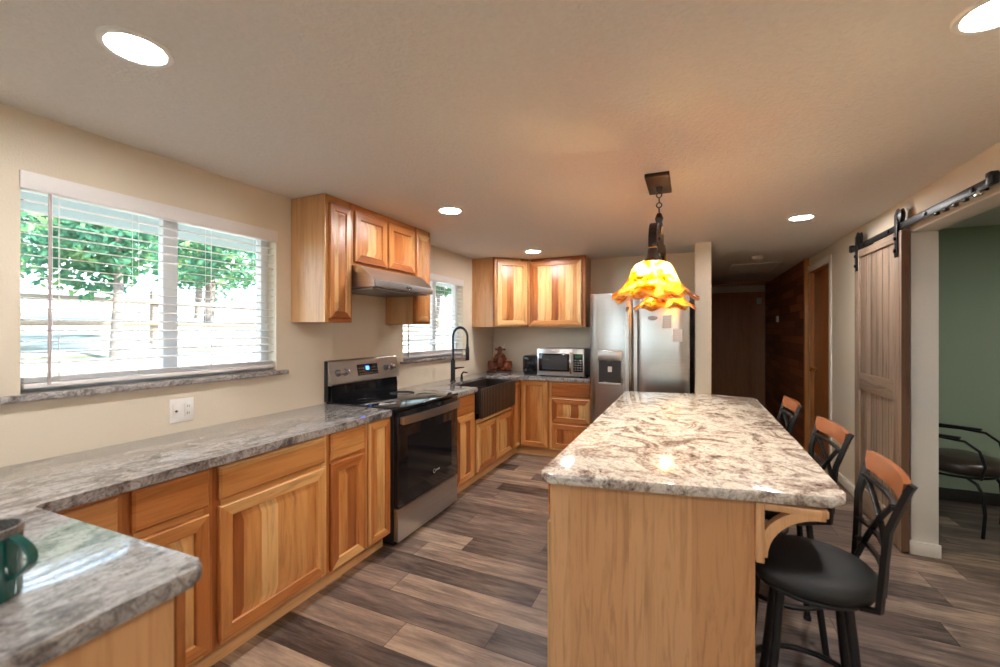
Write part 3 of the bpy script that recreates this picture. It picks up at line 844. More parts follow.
# ------------------------------------------------------------------ countertops
def rounded(poly, radii, n=6):
    out = []; m = len(poly)
    for i, p in enumerate(poly):
        r = radii[i] if isinstance(radii, (list, tuple)) else radii
        if r <= 0: out.append(p); continue
        P = Vector((p[0], p[1])); A = (Vector(poly[i - 1][:2]) - P).normalized(); B = (Vector(poly[(i + 1) % m][:2]) - P).normalized()
        ang = A.angle(B); d = r / math.tan(ang / 2)
        c0 = P + A * d; c1 = P + B * d; cen = P + (A + B).normalized() * (r / math.sin(ang / 2))
        a0 = math.atan2(c0.y - cen.y, c0.x - cen.x); a1 = math.atan2(c1.y - cen.y, c1.x - cen.x)
        da = (a1 - a0 + PI) % (2 * PI) - PI
        for k in range(n + 1):
            a = a0 + da * k / n; out.append((cen.x + r * math.cos(a), cen.y + r * math.sin(a)))
    return out
CF = -1.776
ZT = 0.912; ZS = 0.874
poly = rounded([(WL + 0.002, -0.48), (-0.985, -0.48), (-0.985, 0.606), (CF, 0.584), (CF, 2.262), (WL + 0.002, 2.262)], [0, 0.02, 0.035, 0.012, 0.02, 0])
o = MB().prism(poly, ZS, ZT, 'granite_run', bev=0.011).build('countertop')
tag(o, 'long grey granite countertop with peninsula, running from the mug to the range', 'countertop')
sy0, sy1 = 3.500, 4.345
poly = [(WL + 0.002, 3.062), (CF, 3.062), (CF, sy0)] + [(-2.13, sy0), (-2.13, sy1), (CF, sy1)] + [(CF, FY - 0.03), (-0.952, FY - 0.03), (-0.952, YB - 0.002), (WL + 0.002, YB - 0.002)]
poly = rounded(poly, [0, 0.02, 0.03, 0.02, 0.02, 0.01, 0.012, 0.01, 0, 0])
o = MB().prism(poly, ZS, ZT, 'granite_run', bev=0.011).build('countertop')
tag(o, 'granite countertop wrapping the far corner around the sink, under microwave and toaster', 'countertop')

# ------------------------------------------------------------------ sink and tap
t = thing('farmhouse_sink', 'dark bronze farmhouse sink with apron front under the far window', 'sink', (0, 0, 0))
sx0, sx1 = -2.122, -1.752
mb = MB()
a0, a1 = sy0 + 0.003, sy1 - 0.003
mb.box(sx1 - 0.022, sx1, a0, a1, 0.617, 0.895, 'apron', bev=0.008, seg=3)
mb.build('apron', t)
mb = MB()
mb.box(sx0, sx0 + 0.015, a0, a1, 0.66, 0.893, 'sink', bev=0.003).box(sx0 + 0.015, sx1 - 0.022, a0, a0 + 0.015, 0.66, 0.893, 'sink', bev=0.003).box(sx0 + 0.015, sx1 - 0.022, a1 - 0.015, a1, 0.66, 0.893, 'sink', bev=0.003)
mb.box(sx0 + 0.015, sx1 - 0.022, a0 + 0.015, a1 - 0.015, 0.66, 0.675, 'sink')
mb.box(sx0 + 0.015, sx1 - 0.022, 3.915, 3.932, 0.675, 0.86, 'sink', bev=0.006)
mb.build('basin', t)
mb = MB()
for k in range(16):
    x = sx0 + 0.03 + k * 0.0195
    mb.tube([(x, a0 + 0.02, 0.69), (x, 3.91, 0.69)], 0.0025, 'black_metal', 6)
    mb.tube([(x, 3.938, 0.69), (x, a1 - 0.02, 0.69)], 0.0025, 'black_metal', 6)
for y in (a0 + 0.02, 3.91, 3.938, a1 - 0.02): mb.tube([(sx0 + 0.03, y, 0.686), (sx1 - 0.045, y, 0.686)], 0.003, 'black_metal', 6)
mb.build('bottom_grid', t)

t = thing('kitchen_faucet', 'black spring-neck pull-down tap standing behind the dark sink', 'faucet', (-2.25, 3.835, ZT))
MB().lathe([(0.001, 0), (0.030, 0), (0.030, 0.006), (0.024, 0.010), (0.024, 0.19), (0.020, 0.215), (0.0001, 0.216)], 'black_metal', (0, 0, 0), 24).build('body', t)
arc = [(0, 0, 0.20), (0, 0, 0.40)]
for k in range(13):
    a = PI * k / 12
    arc.append((0.085 - 0.085 * math.cos(a), 0, 0.46 + 0.095 * math.sin(a)))
arc.append((0.17, 0, 0.38))
mb = MB(); mb.tube(arc, 0.010, 'black_metal', 10)
o = mb.build('hose', t)
# coil spring
pts = [Vector(p) for p in arc]; seglen = [0]
for i in range(1, len(pts)): seglen.append(seglen[-1] + (pts[i] - pts[i - 1]).length)
def along(s):
    for i in range(1, len(pts)):
        if s <= seglen[i]:
            f = (s - seglen[i - 1]) / (seglen[i] - seglen[i - 1]); return pts[i - 1].lerp(pts[i], f), (pts[i] - pts[i - 1]).normalized()
    return pts[-1], (pts[-1] - pts[-2]).normalized()
turns = 46; sp = []
for k in range(turns * 8 + 1):
    s = seglen[-1] * k / (turns * 8); p, tg = along(s); n1 = Vector((0, 1, 0)); n2 = tg.cross(n1)
    a = 2 * PI * k / 8; sp.append(p + (n1 * math.cos(a) + n2 * math.sin(a)) * 0.0135)
M['spring'] = plain('black_spring_blue_reflection', (0.02, 0.03, 0.07), 0.25, metal=0.8)  # black coil; the blue in its colour imitates a reflection
MB().tube(sp, 0.0022, 'spring', 5).build('spring', t)
MB().lathe([(0.001, 0.22), (0.017, 0.22), (0.020, 0.225), (0.020, 0.335), (0.014, 0.36), (0.012, 0.385), (0.001, 0.386)], 'black_metal', (0.17, 0, 0), 20).build('spray_head', t)
MB().tube([(0.0, 0, 0.325), (0.09, 0, 0.325), (0.152, 0, 0.325)], 0.005, 'black_metal', 8).build('holder_arm', t)
MB().tube([(0.02, 0.0, 0.13), (0.05, 0.03, 0.135), (0.10, 0.06, 0.14)], [0.012, 0.009, 0.006], 'black_metal', 10).build('lever', t)
o = MB().tube([(0, 0, 0), (0, 0, 0.05), (0.02, 0, 0.075), (0.07, 0, 0.07)], [0.016, 0.010, 0.008, 0.006], 'black_metal', 12).build('soap_dispenser')
o.location = (-2.25, 4.02, ZT); tag(o, 'little black soap pump on the counter right of the sink tap', 'soap dispenser')

# ------------------------------------------------------------------ range
t = thing('electric_range', 'stainless electric range with black glass door between the base cabinets', 'range', (0, 0, 0))
ry0, ry1 = 2.268, 3.052
xb = WL + 0.004; xf = -1.785
MB().box(xb, xf, ry0, ry1, 0.03, 0.900, 'black_plastic', bev=0.004).build('body', t)
mb = MB(); mb.box(xb + 0.06, -1.742, ry0 - 0.004, ry1 + 0.004, 0.901, 0.921, 'black_gloss', bev=0.006, seg=3); mb.build('cooktop', t)
M['burner'] = plain('burner_ring', (0.05, 0.05, 0.055), 0.15)
for bx, by, br in ((-1.93, 2.47, 0.105), (-1.93, 2.87, 0.085), (-2.17, 2.47, 0.08), (-2.17, 2.87, 0.10)):
    MB().torus((bx, by, 0.9212), br, 0.0014, 'burner', 40).build('burner_ring', t)
# back guard
gx = xb + 0.05
mb = MB()
prof = [(xb, 0.90), (xb + 0.055, 0.90), (xb + 0.055, 0.985), (xb + 0.046, 1.04), (xb, 1.05)]
mb.extrude_profile(prof, ry0 + 0.02, ry1 - 0.02, 'black_gloss', 'y'); mb.build('backguard_base', t, smooth=20)
mb = MB()
prof = [(xb, 1.035), (xb + 0.058, 1.035), (xb + 0.064, 1.045), (xb + 0.032, 1.205), (xb + 0.024, 1.215), (xb, 1.215)]
mb.extrude_profile(prof, ry0 + 0.004, ry1 - 0.004, 'steel', 'y'); cp = mb.build('control_panel', t, smooth=20)
MB().box(xb, xb + 0.03, ry0 + 0.001, ry0 + 0.010, 0.92, 1.21, 'black_plastic').build('panel_side', t)
tiltm = Matrix.Rotation(-math.atan2(0.032, 0.160), 3, 'Y')
def on_panel(y, z): return Vector((xb + 0.064 - (z - 1.045) * 0.2, y, z))
p = on_panel(2.665, 1.125)
mb = MB(); mb.box(p.x - 0.002, p.x + 0.003, 2.55, 2.78, 1.082, 1.168, 'black_gloss', rot=(tiltm, p)); mb.build('display_panel', cp, smooth=0)
mb = MB(); mb.box(p.x + 0.0025, p.x + 0.004, 2.642, 2.68, 1.122, 1.152, 'lcd', rot=(tiltm, p)); mb.build('clock_display', cp, smooth=0)
mb = MB()
for i in range(9):
    for j in range(3):
        y = 2.565 + i * 0.0245
        if 2.63 < y < 2.69 and j > 0: continue
        mb.box(p.x + 0.003, p.x + 0.0037, y, y + 0.009, 1.093 + j * 0.022, 1.096 + j * 0.022, 'grey_mark', rot=(tiltm, p))
mb.build('buttons', cp, smooth=0)
for y in (2.35, 2.42, 2.885, 2.955):
    p = on_panel(y, 1.122)
    mb = MB(); mb.lathe([(0.001, 0.0), (0.027, 0.0), (0.026, 0.006), (0.019, 0.009), (0.018, 0.034), (0.014, 0.038), (0.001, 0.038)], 'steel_dark', (0, 0, 0), 24, axis='x')
    mb.box(0.034, 0.046, -0.006, 0.006, -0.019, 0.019, 'chrome', bev=0.003)
    o = mb.build('knob', t); o.location = p; o.rotation_euler.y = -0.2
# oven door
mb = MB(); mb.box(xf + 0.001, xf + 0.040, ry0 + 0.006, ry1 - 0.006, 0.262, 0.893, 'black_gloss', bev=0.004); od = mb.build('oven_door', t)
mb = MB(); mb.box(xf + 0.0395, xf + 0.0405, ry0 + 0.10, ry1 - 0.10, 0.36, 0.72, 'black_gloss'); mb.build('door_window', od, smooth=0)
mb = MB(); yc = (ry0 + ry1) / 2; pts_h = [(xf + 0.062 + 0.022 * (1 - ((k - 8) / 8) ** 2), ry0 + 0.02 + (ry1 - ry0 - 0.04) * k / 16, 0.838) for k in range(17)]
mb.tube(pts_h, 0.011, 'steel', flat=(0.018, 0.052))
mb.box(xf + 0.038, xf + 0.07, ry0 + 0.02, ry0 + 0.05, 0.815, 0.861, 'steel', bev=0.004).box(xf + 0.038, xf + 0.07, ry1 - 0.05, ry1 - 0.02, 0.815, 0.861, 'steel', bev=0.004)
mb.build('door_handle', od)
mb = MB()
mb.torus((xf + 0.0412, 2.70, 0.385), 0.014, 0.0016, 'grey_mark', 20, axis='x', s2=6)
for k in range(5): mb.box(xf + 0.0406, xf + 0.0412, 2.722 + k * 0.011, 2.728 + k * 0.011, 0.380, 0.391, 'grey_mark')
mb.build('maker_mark', od, smooth=0)
mb = MB(); mb.box(xf + 0.001, xf + 0.038, ry0 + 0.004, ry1 - 0.004, 0.038, 0.256, 'steel', bev=0.005); mb.build('storage_drawer', t)
mb = MB(); mb.box(xf - 0.45, xf - 0.02, ry0 + 0.03, ry1 - 0.03, 0.0, 0.03, 'black_plastic'); mb.build('plinth', t)

# ------------------------------------------------------------------ wall cabinets
UF = -2.098
def wall_cab(label, y0, y1, z0, fronts, side='hick_side'):
    w = y1 - y0; dpt = abs(WL - UF) - 0.003
    t = thing('wall_cabinet', label, 'cabinet', (UF, y0, 0), LR, 'wall cabinets')
    MB().box(0, w, 0.018, dpt, z0, CH - 0.003, side).build('carcass', t, smooth=0)
    mb = MB(); s = 0.03
    mb.box(0, s, 0, 0.018, z0, CH - 0.003, 'hick_stile').box(w - s, w, 0, 0.018, z0, CH - 0.003, 'hick_stile')
    mb.box(s, w - s, 0, 0.018, z0, z0 + 0.035, 'hick_rail').box(s, w - s, 0, 0.018, CH - 0.05, CH - 0.003, 'hick_rail')
    if len(fronts) > 1: mb.box(w / 2 - 0.02, w / 2 + 0.02, 0, 0.018, z0 + 0.035, CH - 0.05, 'hick_stile')
    mb.build('face_frame', t, smooth=0)
    for x, z, ww, hh in fronts: cab_door(t, x, z, ww, hh)
    return t
wall_cab('tall narrow hickory wall cabinet left of the range hood, beside the near window', 1.992, 2.225, 1.487, [(0.028, 1.512, 0.180, 0.735)])
wall_cab('short wide hickory wall cabinet with two doors directly above the range hood', 2.225, 2.945, 1.878, [(0.018, 1.902, 0.332, 0.350), (0.372, 1.902, 0.330, 0.350)])
wall_cab('tall narrow hickory wall cabinet right of the range hood, beside the far window', 2.945, 3.178, 1.487, [(0.020, 1.512, 0.182, 0.735)])
# corner wall cabinet with diagonal door
t = thing('wall_cabinet', 'diagonal corner wall cabinet above the bull figurine', 'cabinet', (WL, YB, 0), 0, 'wall cabinets')
cz0, cz1 = 1.478, CH - 0.003
MB().prism([(0.003, -0.61), (0.302, -0.61), (0.61, -0.302), (0.61, -0.003), (0.003, -0.003)], cz0, cz1, 'hick_side').build('carcass', t, smooth=0)
dl = 0.4356
mb = MB(); mb.box(-dl / 2, dl / 2, -0.004, 0.0, cz0, cz1, 'hick_stile'); mb.build('face_frame', t, smooth=0, loc=(0.456, -0.456, 0), rotz=R(45))
mb = MB(); door_front(mb, 0.385, cz1 - cz0 - 0.055, -0.1925, 0, y=-0.024); mb.build('door', t, 25, (0.456, -0.456, cz0 + 0.02), R(45))
MB().box(-0.0, 0.02, -0.626, -0.61, cz0, cz1, 'hick_stile').build('side_stile', t, smooth=0, loc=(0.284, 0, 0))
t = thing('wall_cabinet', 'single-door hickory wall cabinet over the microwave, next to the corner one', 'cabinet', (-1.787, 4.848, 0), 0, 'wall cabinets')
w = 0.692
MB().box(0, w, 0.018, 0.299, cz0, cz1, 'hick_side').build('carcass', t, smooth=0)
mb = MB(); mb.box(0, 0.03, 0, 0.018, cz0, cz1, 'hick_stile').box(w - 0.045, w, 0, 0.018, cz0, cz1, 'hick_stile').box(0.03, w - 0.045, 0, 0.018, cz0, cz0 + 0.03, 'hick_rail').box(0.03, w - 0.045, 0, 0.018, cz1 - 0.05, cz1, 'hick_rail'); mb.build('face_frame', t, smooth=0)
cab_door(t, 0.015, cz0 + 0.02, w - 0.055, cz1 - cz0 - 0.055)

# ------------------------------------------------------------------ range hood
t = thing('range_hood', 'stainless under-cabinet range hood above the range', 'range hood', (WL, 0, 0))
hy0, hy1 = 2.232, 2.940
# wedge body with slanted front
mb = MB()
prof = [(0.004, 1.722), (0.47, 1.722), (0.47, 1.728), (0.004, 1.742)]
b = mb.bm
P = [(0.30, 1.874), (0.37, 1.872), (0.485, 1.775), (0.485, 1.728), (0.004, 1.728), (0.004, 1.874)]
mb.extrude_profile(P, hy0, hy1, 'steel', 'y'); hd = mb.build('canopy', t, smooth=20)
mb = MB(); mb.box(0.484, 0.4875, hy0 + 0.015, hy1 - 0.001, 1.729, 1.773, 'steel_dark', bev=0.001); mb.build('front_lip', t)
mb = MB(); mb.box(0.03, 0.45, hy0 + 0.03, hy1 - 0.03, 1.715, 1.7275, 'steel_dark', bev=0.002); mb.build('filter', t)
mb = MB(); mb.lathe([(0.001, 0), (0.020, 0), (0.018, 0.002), (0.001, 0.003)], 'slot', (0, 0, 0), 24, axis='x')
for v in mb.bm.verts: v.co.y *= 2.0; v.co.z *= 0.55
mb.torus((0.003, 0, 0), 0.012, 0.001, 'chrome', 20, axis='x', s2=5)
o = mb.build('maker_badge', t); o.location = (0.4873, 2.62, 1.752)

# ------------------------------------------------------------------ refrigerator
t = thing('refrigerator', 'stainless side-by-side refrigerator with ice and water dispenser', 'refrigerator', (0, 0, 0))
fx0, fx1, fy, fz = -0.932, -0.004, 4.335, 1.805
MB().box(fx0 + 0.01, fx1 - 0.004, fy + 0.075, YB - 0.03, 0.02, fz - 0.02, 'steel_dark', bev=0.004).build('case', t)
fm = -0.520
def bowed_door(x0, x1, name):
    mb = MB(); b = mb.bm
    # gently bowed front made from vertical strips
    n = 10; prof = []
    for k in range(n + 1):
        u = k / n; x = x0 + (x1 - x0) * u
        prof.append((x, fy + 0.012 * (2 * u - 1) ** 2 * 0.35 + (0.010 if k in (0, n) else 0)))
    poly = prof + [(x1, fy + 0.07), (x0, fy + 0.07)]
    mb.prism(poly, 0.045, fz, 'fridge_steel', bev=0.0)
    return mb.build(name, t, smooth=60)
ld = bowed_door(fx0, fm - 0.006, 'freezer_door')
rd = bowed_door(fm + 0.006, fx1, 'fridge_door')
for px, dd in ((fm - 0.040, ld), (fm + 0.040, rd)):
    mb = MB()
    mb.tube([(px, fy - 0.004, 0.62), (px, fy - 0.045, 0.66), (px, fy - 0.055, 1.15), (px, fy - 0.045, 1.62), (px, fy - 0.004, 1.66)], 0.016, 'steel', flat=(0.030, 0.018))
    mb.build('door_handle', dd)
mb = MB()
mb.box(-0.855, -0.612, fy - 0.004, fy + 0.006, 1.135, 1.236, 'steel', bev=0.004)
mb.box(-0.855, -0.842, fy - 0.004, fy + 0.006, 0.895, 1.135, 'steel_dark', bev=0.002).box(-0.625, -0.612, fy - 0.004, fy + 0.006, 0.895, 1.135, 'steel_dark', bev=0.002).box(-0.842, -0.625, fy - 0.004, fy + 0.006, 0.895, 0.912, 'steel', bev=0.002)
mb.box(-0.842, -0.625, fy - 0.001, fy + 0.003, 0.912, 1.135, 'black_plastic')
mb.box(-0.76, -0.70, fy - 0.018, fy - 0.001, 1.095, 1.135, 'slot', bev=0.003)
mb.box(-0.752, -0.712, fy - 0.010, fy - 0.002, 1.020, 1.075, 'white_plastic', bev=0.003)
mb.build('dispenser', ld)
MB().box(fx0 + 0.02, fx1 - 0.02, fy + 0.03, fy + 0.09, 0.0, 0.044, 'black_plastic').build('toe_grille', t)
def fridge_note(x0, x1, z0, z1, label, magnet=True):
    o = MB().box(x0, x1, fy - 0.0045, fy - 0.002, z0, z1, 'paper', bev=0.0005).build('fridge_magnet')
    tag(o, label, 'magnet', 'notes on the refrigerator')
    for k in range(5):
        zz = z0 + 0.015 + k * (z1 - z0 - 0.03) / 4
        mm = MB().box(x0 + 0.012, x1 - 0.012, fy - 0.0052, fy - 0.0044, zz - 0.0015, zz + 0.0015, 'grey_mark').build('printed_lines', o, smooth=0)
    return o
fridge_note(-0.238, -0.160, 1.455, 1.580, 'pale note card on the fridge door just below the pendant shade')
fridge_note(-0.150, -0.065, 1.330, 1.447, 'lower pale square note card on the fridge door, farthest right')
o = MB().lathe([(0.001, 0), (0.045, 0), (0.045, 0.006), (0.001, 0.006)], 'steel_dark', (0, 0, 0), 26, axis='y').build('fridge_magnet')
for v in o.data.vertices: v.co.z *= 0.45
o.location = (-0.33, fy - 0.007, 1.555); tag(o, 'small oval grey magnet on the fridge, half behind the pendant shade', 'magnet', 'notes on the refrigerator')

# ------------------------------------------------------------------ microwave, toaster, figurine, mug
t = thing('microwave', 'stainless countertop microwave with black door window on far counter', 'microwave', (-1.607, 4.64, ZT))
W_, H_, D_ = 0.545, 0.318, 0.40
mb = MB(); mb.box(0, W_, 0.022, D_, 0.014, H_, 'steel_dark', bev=0.006)
mb.build('case', t)
mb = MB(); mb.box(0.0, 0.415, 0, 0.022, 0.014, H_, 'steel', bev=0.004); md = mb.build('door', t)
MB().box(0.022, 0.392, -0.002, 0.002, 0.062, 0.262, 'black_gloss', bev=0.0015).build('door_window', md)
MB().box(0.058, 0.356, -0.003, -0.0015, 0.082, 0.242, 'burner').build('inner_mesh', md, smooth=0)
mb = MB(); mb.tube([(0.398, -0.002, 0.04), (0.398, -0.028, 0.055), (0.398, -0.032, 0.16), (0.398, -0.028, 0.265), (0.398, -0.002, 0.28)], 0.01, 'chrome', flat=(0.02, 0.012)); mb.build('door_handle', md)
mb = MB(); mb.box(0.415, W_, 0, 0.022, 0.014, H_, 'steel', bev=0.004); cpn = mb.build('control_panel', t)
MB().box(0.425, 0.53, -0.002, 0.002, 0.062, 0.262, 'black_gloss', bev=0.001).build('keypad', cpn)
MB().box(0.443, 0.512, -0.003, -0.0015, 0.222, 0.248, 'green_lcd').build('display', cpn, smooth=0)
mb = MB()
for i in range(3):
    for j in range(5): mb.box(0.438 + i * 0.029, 0.458 + i * 0.029, -0.003, -0.0015, 0.078 + j * 0.027, 0.090 + j * 0.027, 'steel_dark')
mb.build('buttons', cpn, smooth=0)
mb = MB()
for x, y in ((0.04, 0.05), (0.5, 0.05), (0.04, 0.36), (0.5, 0.36)): mb.lathe([(0.014, 0.0), (0.014, 0.014)], 'black_plastic', (x, y, 0), 12)
mb.build('feet', t)

t = thing('toaster', 'black two-slot toaster between the figurine and the microwave', 'toaster', (-1.822, 4.72, ZT))
mb = MB(); mb.box(0, 0.190, 0, 0.27, 0.012, 0.228, 'black_gloss', bev=0.028, seg=4); mb.build('body', t)
mb = MB(); mb.box(0.045, 0.07, 0.04, 0.23, 0.226, 0.2295, 'slot').box(0.115, 0.14, 0.04, 0.23, 0.226, 0.2295, 'slot'); mb.build('bread_slots', t, smooth=0)
mb = MB(); mb.box(0.07, 0.10, -0.022, 0.004, 0.13, 0.146, 'black_plastic', bev=0.004); mb.build('lever', t)
mb = MB(); mb.lathe([(0.001, -0.014), (0.014, -0.014), (0.016, 0.002)], 'chrome', (0.05, 0, 0.06), 18, axis='y'); mb.build('browning_dial', t)
mb = MB(); mb.box(0.012, 0.178, 0.012, 0.258, 0.0, 0.013, 'black_plastic', bev=0.003); mb.build('base', t)

t = thing('bull_figurine', 'glossy reddish-brown bull figurine seated with two round pots in the corner', 'figurine', (-2.215, 4.96, ZT), R(14))
t.scale = (0.92, 0.92, 1.08)
mb = MB()
mb.ball((0, 0, 0.115), (0.062, 0.055, 0.085), 'ceramic').ball((0, -0.005, 0.185), (0.055, 0.05, 0.055), 'ceramic')
mb.ball((0.0, -0.018, 0.255), (0.038, 0.040, 0.045), 'ceramic').ball((0.0, -0.055, 0.235), (0.027, 0.030, 0.024), 'ceramic')
mb.tube([(-0.045, -0.02, 0.19), (-0.085, -0.05, 0.15), (-0.075, -0.08, 0.11)], [0.024, 0.020, 0.016], 'ceramic', 12).tube([(0.045, -0.02, 0.19), (0.085, -0.05, 0.15), (0.075, -0.08, 0.11)], [0.024, 0.020, 0.016], 'ceramic', 12)
mb.tube([(-0.03, 0, 0.06), (-0.06, -0.07, 0.05), (-0.045, -0.11, 0.03)], [0.035, 0.028, 0.022], 'ceramic', 12).tube([(0.03, 0, 0.06), (0.06, -0.07, 0.05), (0.045, -0.11, 0.03)], [0.035, 0.028, 0.022], 'ceramic', 12)
mb.build('body', t)
for s in (-1, 1):
    MB().tube([(s * 0.022, -0.01, 0.285), (s * 0.055, -0.01, 0.300), (s * 0.072, -0.012, 0.325), (s * 0.066, -0.014, 0.345)], [0.010, 0.009, 0.006, 0.002], 'paper', 10).build('horn', t)
    MB().ball((s * 0.055, -0.005, 0.262), (0.024, 0.008, 0.012), 'ceramic', 12, 8).build('ear', t)
    MB().lathe([(0.001, 0.012), (0.045, 0.014), (0.066, 0.045), (0.070, 0.085), (0.062, 0.115), (0.066, 0.125), (0.056, 0.124), (0.052, 0.10), (0.001, 0.09)], 'ceramic', (s * 0.105, -0.015, 0), 28).build('pot', t)
mb = MB(); mb.box(-0.165, 0.165, -0.12, 0.065, 0.0, 0.014, 'ceramic_dark', bev=0.005); mb.build('base', t)
o = MB().tube([(0, 0, 0), (0.0, 0.0, 0.16), (-0.004, 0.0, 0.33)], [0.003, 0.0025, 0.002], 'steel_dark', 8).build('stem', t); o.location = (-0.11, -0.01, 0.09)

t = thing('enamel_mug', 'dark green enamel mug with speckled rim at the lower left edge', 'mug', (-1.235, 0.345, ZT), R(24))
mb = MB()
mb.lathe([(0.0005, 0.001), (0.042, 0.0), (0.045, 0.004), (0.0465, 0.136), (0.0435, 0.136), (0.042, 0.008), (0.0005, 0.006)], 'enamel', (0, 0, 0), 40)
mb.build('body', t)
mb = MB(); mb.torus((0, 0, 0.1365), 0.0452, 0.0026, 'speckle', 40); mb.lathe([(0.0470, 0.122), (0.0472, 0.136), (0.0430, 0.136), (0.0428, 0.11)], 'speckle', (0, 0, 0), 40, cap=False); mb.build('rim', t)
mb = MB(); mb.tube([(0.044 + 0.042 * math.sin(PI * k / 14) ** 0.7, 0, 0.122 - 0.080 * k / 14) for k in range(15)], 0.005, 'enamel', flat=(0.016, 0.006)); mb.build('handle', t)

# ------------------------------------------------------------------ outlet
t = thing('wall_outlet', 'white two-gang outlet and switch plate on the wall above the long counter', 'outlet', (WL, 1.333, 1.022))
MB().box(0, 0.006, -0.058, 0.058, -0.060, 0.060, 'white_plastic', bev=0.003).build('cover_plate', t)
MB().box(0.0055, 0.009, 0.012, 0.044, -0.034, 0.034, 'white_plastic', bev=0.001).build('socket', t)
mb = MB()
for z in (-0.018, 0.018): mb.box(0.0088, 0.0095, 0.022, 0.0245, z - 0.006, z + 0.006, 'slot').box(0.0088, 0.0095, 0.031, 0.0335, z - 0.005, z + 0.005, 'slot')
mb.build('slots', t, smooth=0)
mb = MB(); mb.box(0.0055, 0.008, -0.044, -0.012, -0.034, 0.034, 'white_plastic', bev=0.001).lathe([(0.001, 0.014), (0.005, 0.013), (0.006, 0.006)], 'slot', (0, -0.028, -0.002), 12, axis='x'); mb.build('jack', t)

# ------------------------------------------------------------------ island
t = thing('kitchen_island', 'kitchen island with pale wood end panel and cream-brown granite top', 'island', (0, 0, 0))
top = rounded([(-0.503, 1.470), (0.453, 1.638), (0.462, 3.80), (0.10, 3.89), (-0.503, 3.76)], [0.03, 0.06, 0.03, 0.03, 0.035])
MB().prism(top, ZS + 0.004, ZT, 'granite_island', bev=0.012).build('countertop', t)
ix0, ix1 = -0.468, 0.190
def iy(x, off): return 1.478 + (x + 0.492) * 0.18 + off
ib = 0.140
body = [(ix0, iy(ix0, 0.06)), (ib, iy(ib, 0.06)), (ib, 3.66), (ix0, 3.66)]
MB().prism(body, 0.105, ZS + 0.003, 'island_side').build('carcass', t, smooth=0)
kb = [(ix0 + 0.06, iy(ix0, 0.09)), (ib - 0.01, iy(ib, 0.07)), (ib - 0.01, 3.64), (ix0 + 0.06, 3.64)]
MB().prism(kb, 0.0, 0.105, 'hick_kick').build('toe_kick', t, smooth=0)
ep = [(ix0 - 0.002, iy(ix0, 0.038)), (ix1 + 0.008, iy(ix1, 0.038)), (ix1 + 0.008, iy(ix1, 0.058)), (ix0 - 0.002, iy(ix0, 0.058))]
MB().prism(ep, 0.0, ZS + 0.003, 'island_side').build('end_panel', t, smooth=0)
MB().box(ix0 - 0.015, ix0 - 0.0005, iy(ix0, 0.064), 3.66, 0.105, ZS + 0.003, 'hick_stile').build('face_frame', t, smooth=0)
# kitchen-side face: four units of drawer and door, facing -x
n = 4; y_s = iy(ix0, 0.075); span = (3.65 - y_s) / n
for k in range(n):
    ya = y_s + k * span + 0.012; ww = span - 0.024
    for z, hh, rs, nm in ((0.722, 0.138, False, 'drawer_front'), (0.13, 0.568, True, 'door')):
        mb = MB(); door_front(mb, ww, hh, -ww / 2, 0, raised=rs)
        mb.build(nm, t, 25, (ix0 - 0.015, ya + ww / 2, z), R(-90))
# curved corbels under the overhang
def corbel(x, y, hw):
    mb = MB()
    mb.box(x, x + 0.025, y - hw, y + hw, 0.668, ZS - 0.006, 'island_side', bev=0.003)
    mb.box(x + 0.025, x + 0.197, y - hw, y + hw, ZS - 0.030, ZS - 0.006, 'island_side', bev=0.003)
    pts_ = [(x + 0.017 + 0.17 * (1 - math.cos(PI / 2 * k / 10)), y, 0.690 + 0.160 * math.sin(PI / 2 * k / 10)) for k in range(11)]
    mb.tube(pts_, 0.02, 'island_side', flat=(1.8 * hw, 0.032))
    return mb.build('corbel', t, smooth=30)
corbel(ix1 + 0.008, 1.640, 0.019); corbel(ib, 2.74, 0.022); corbel(ib, 3.56, 0.022)

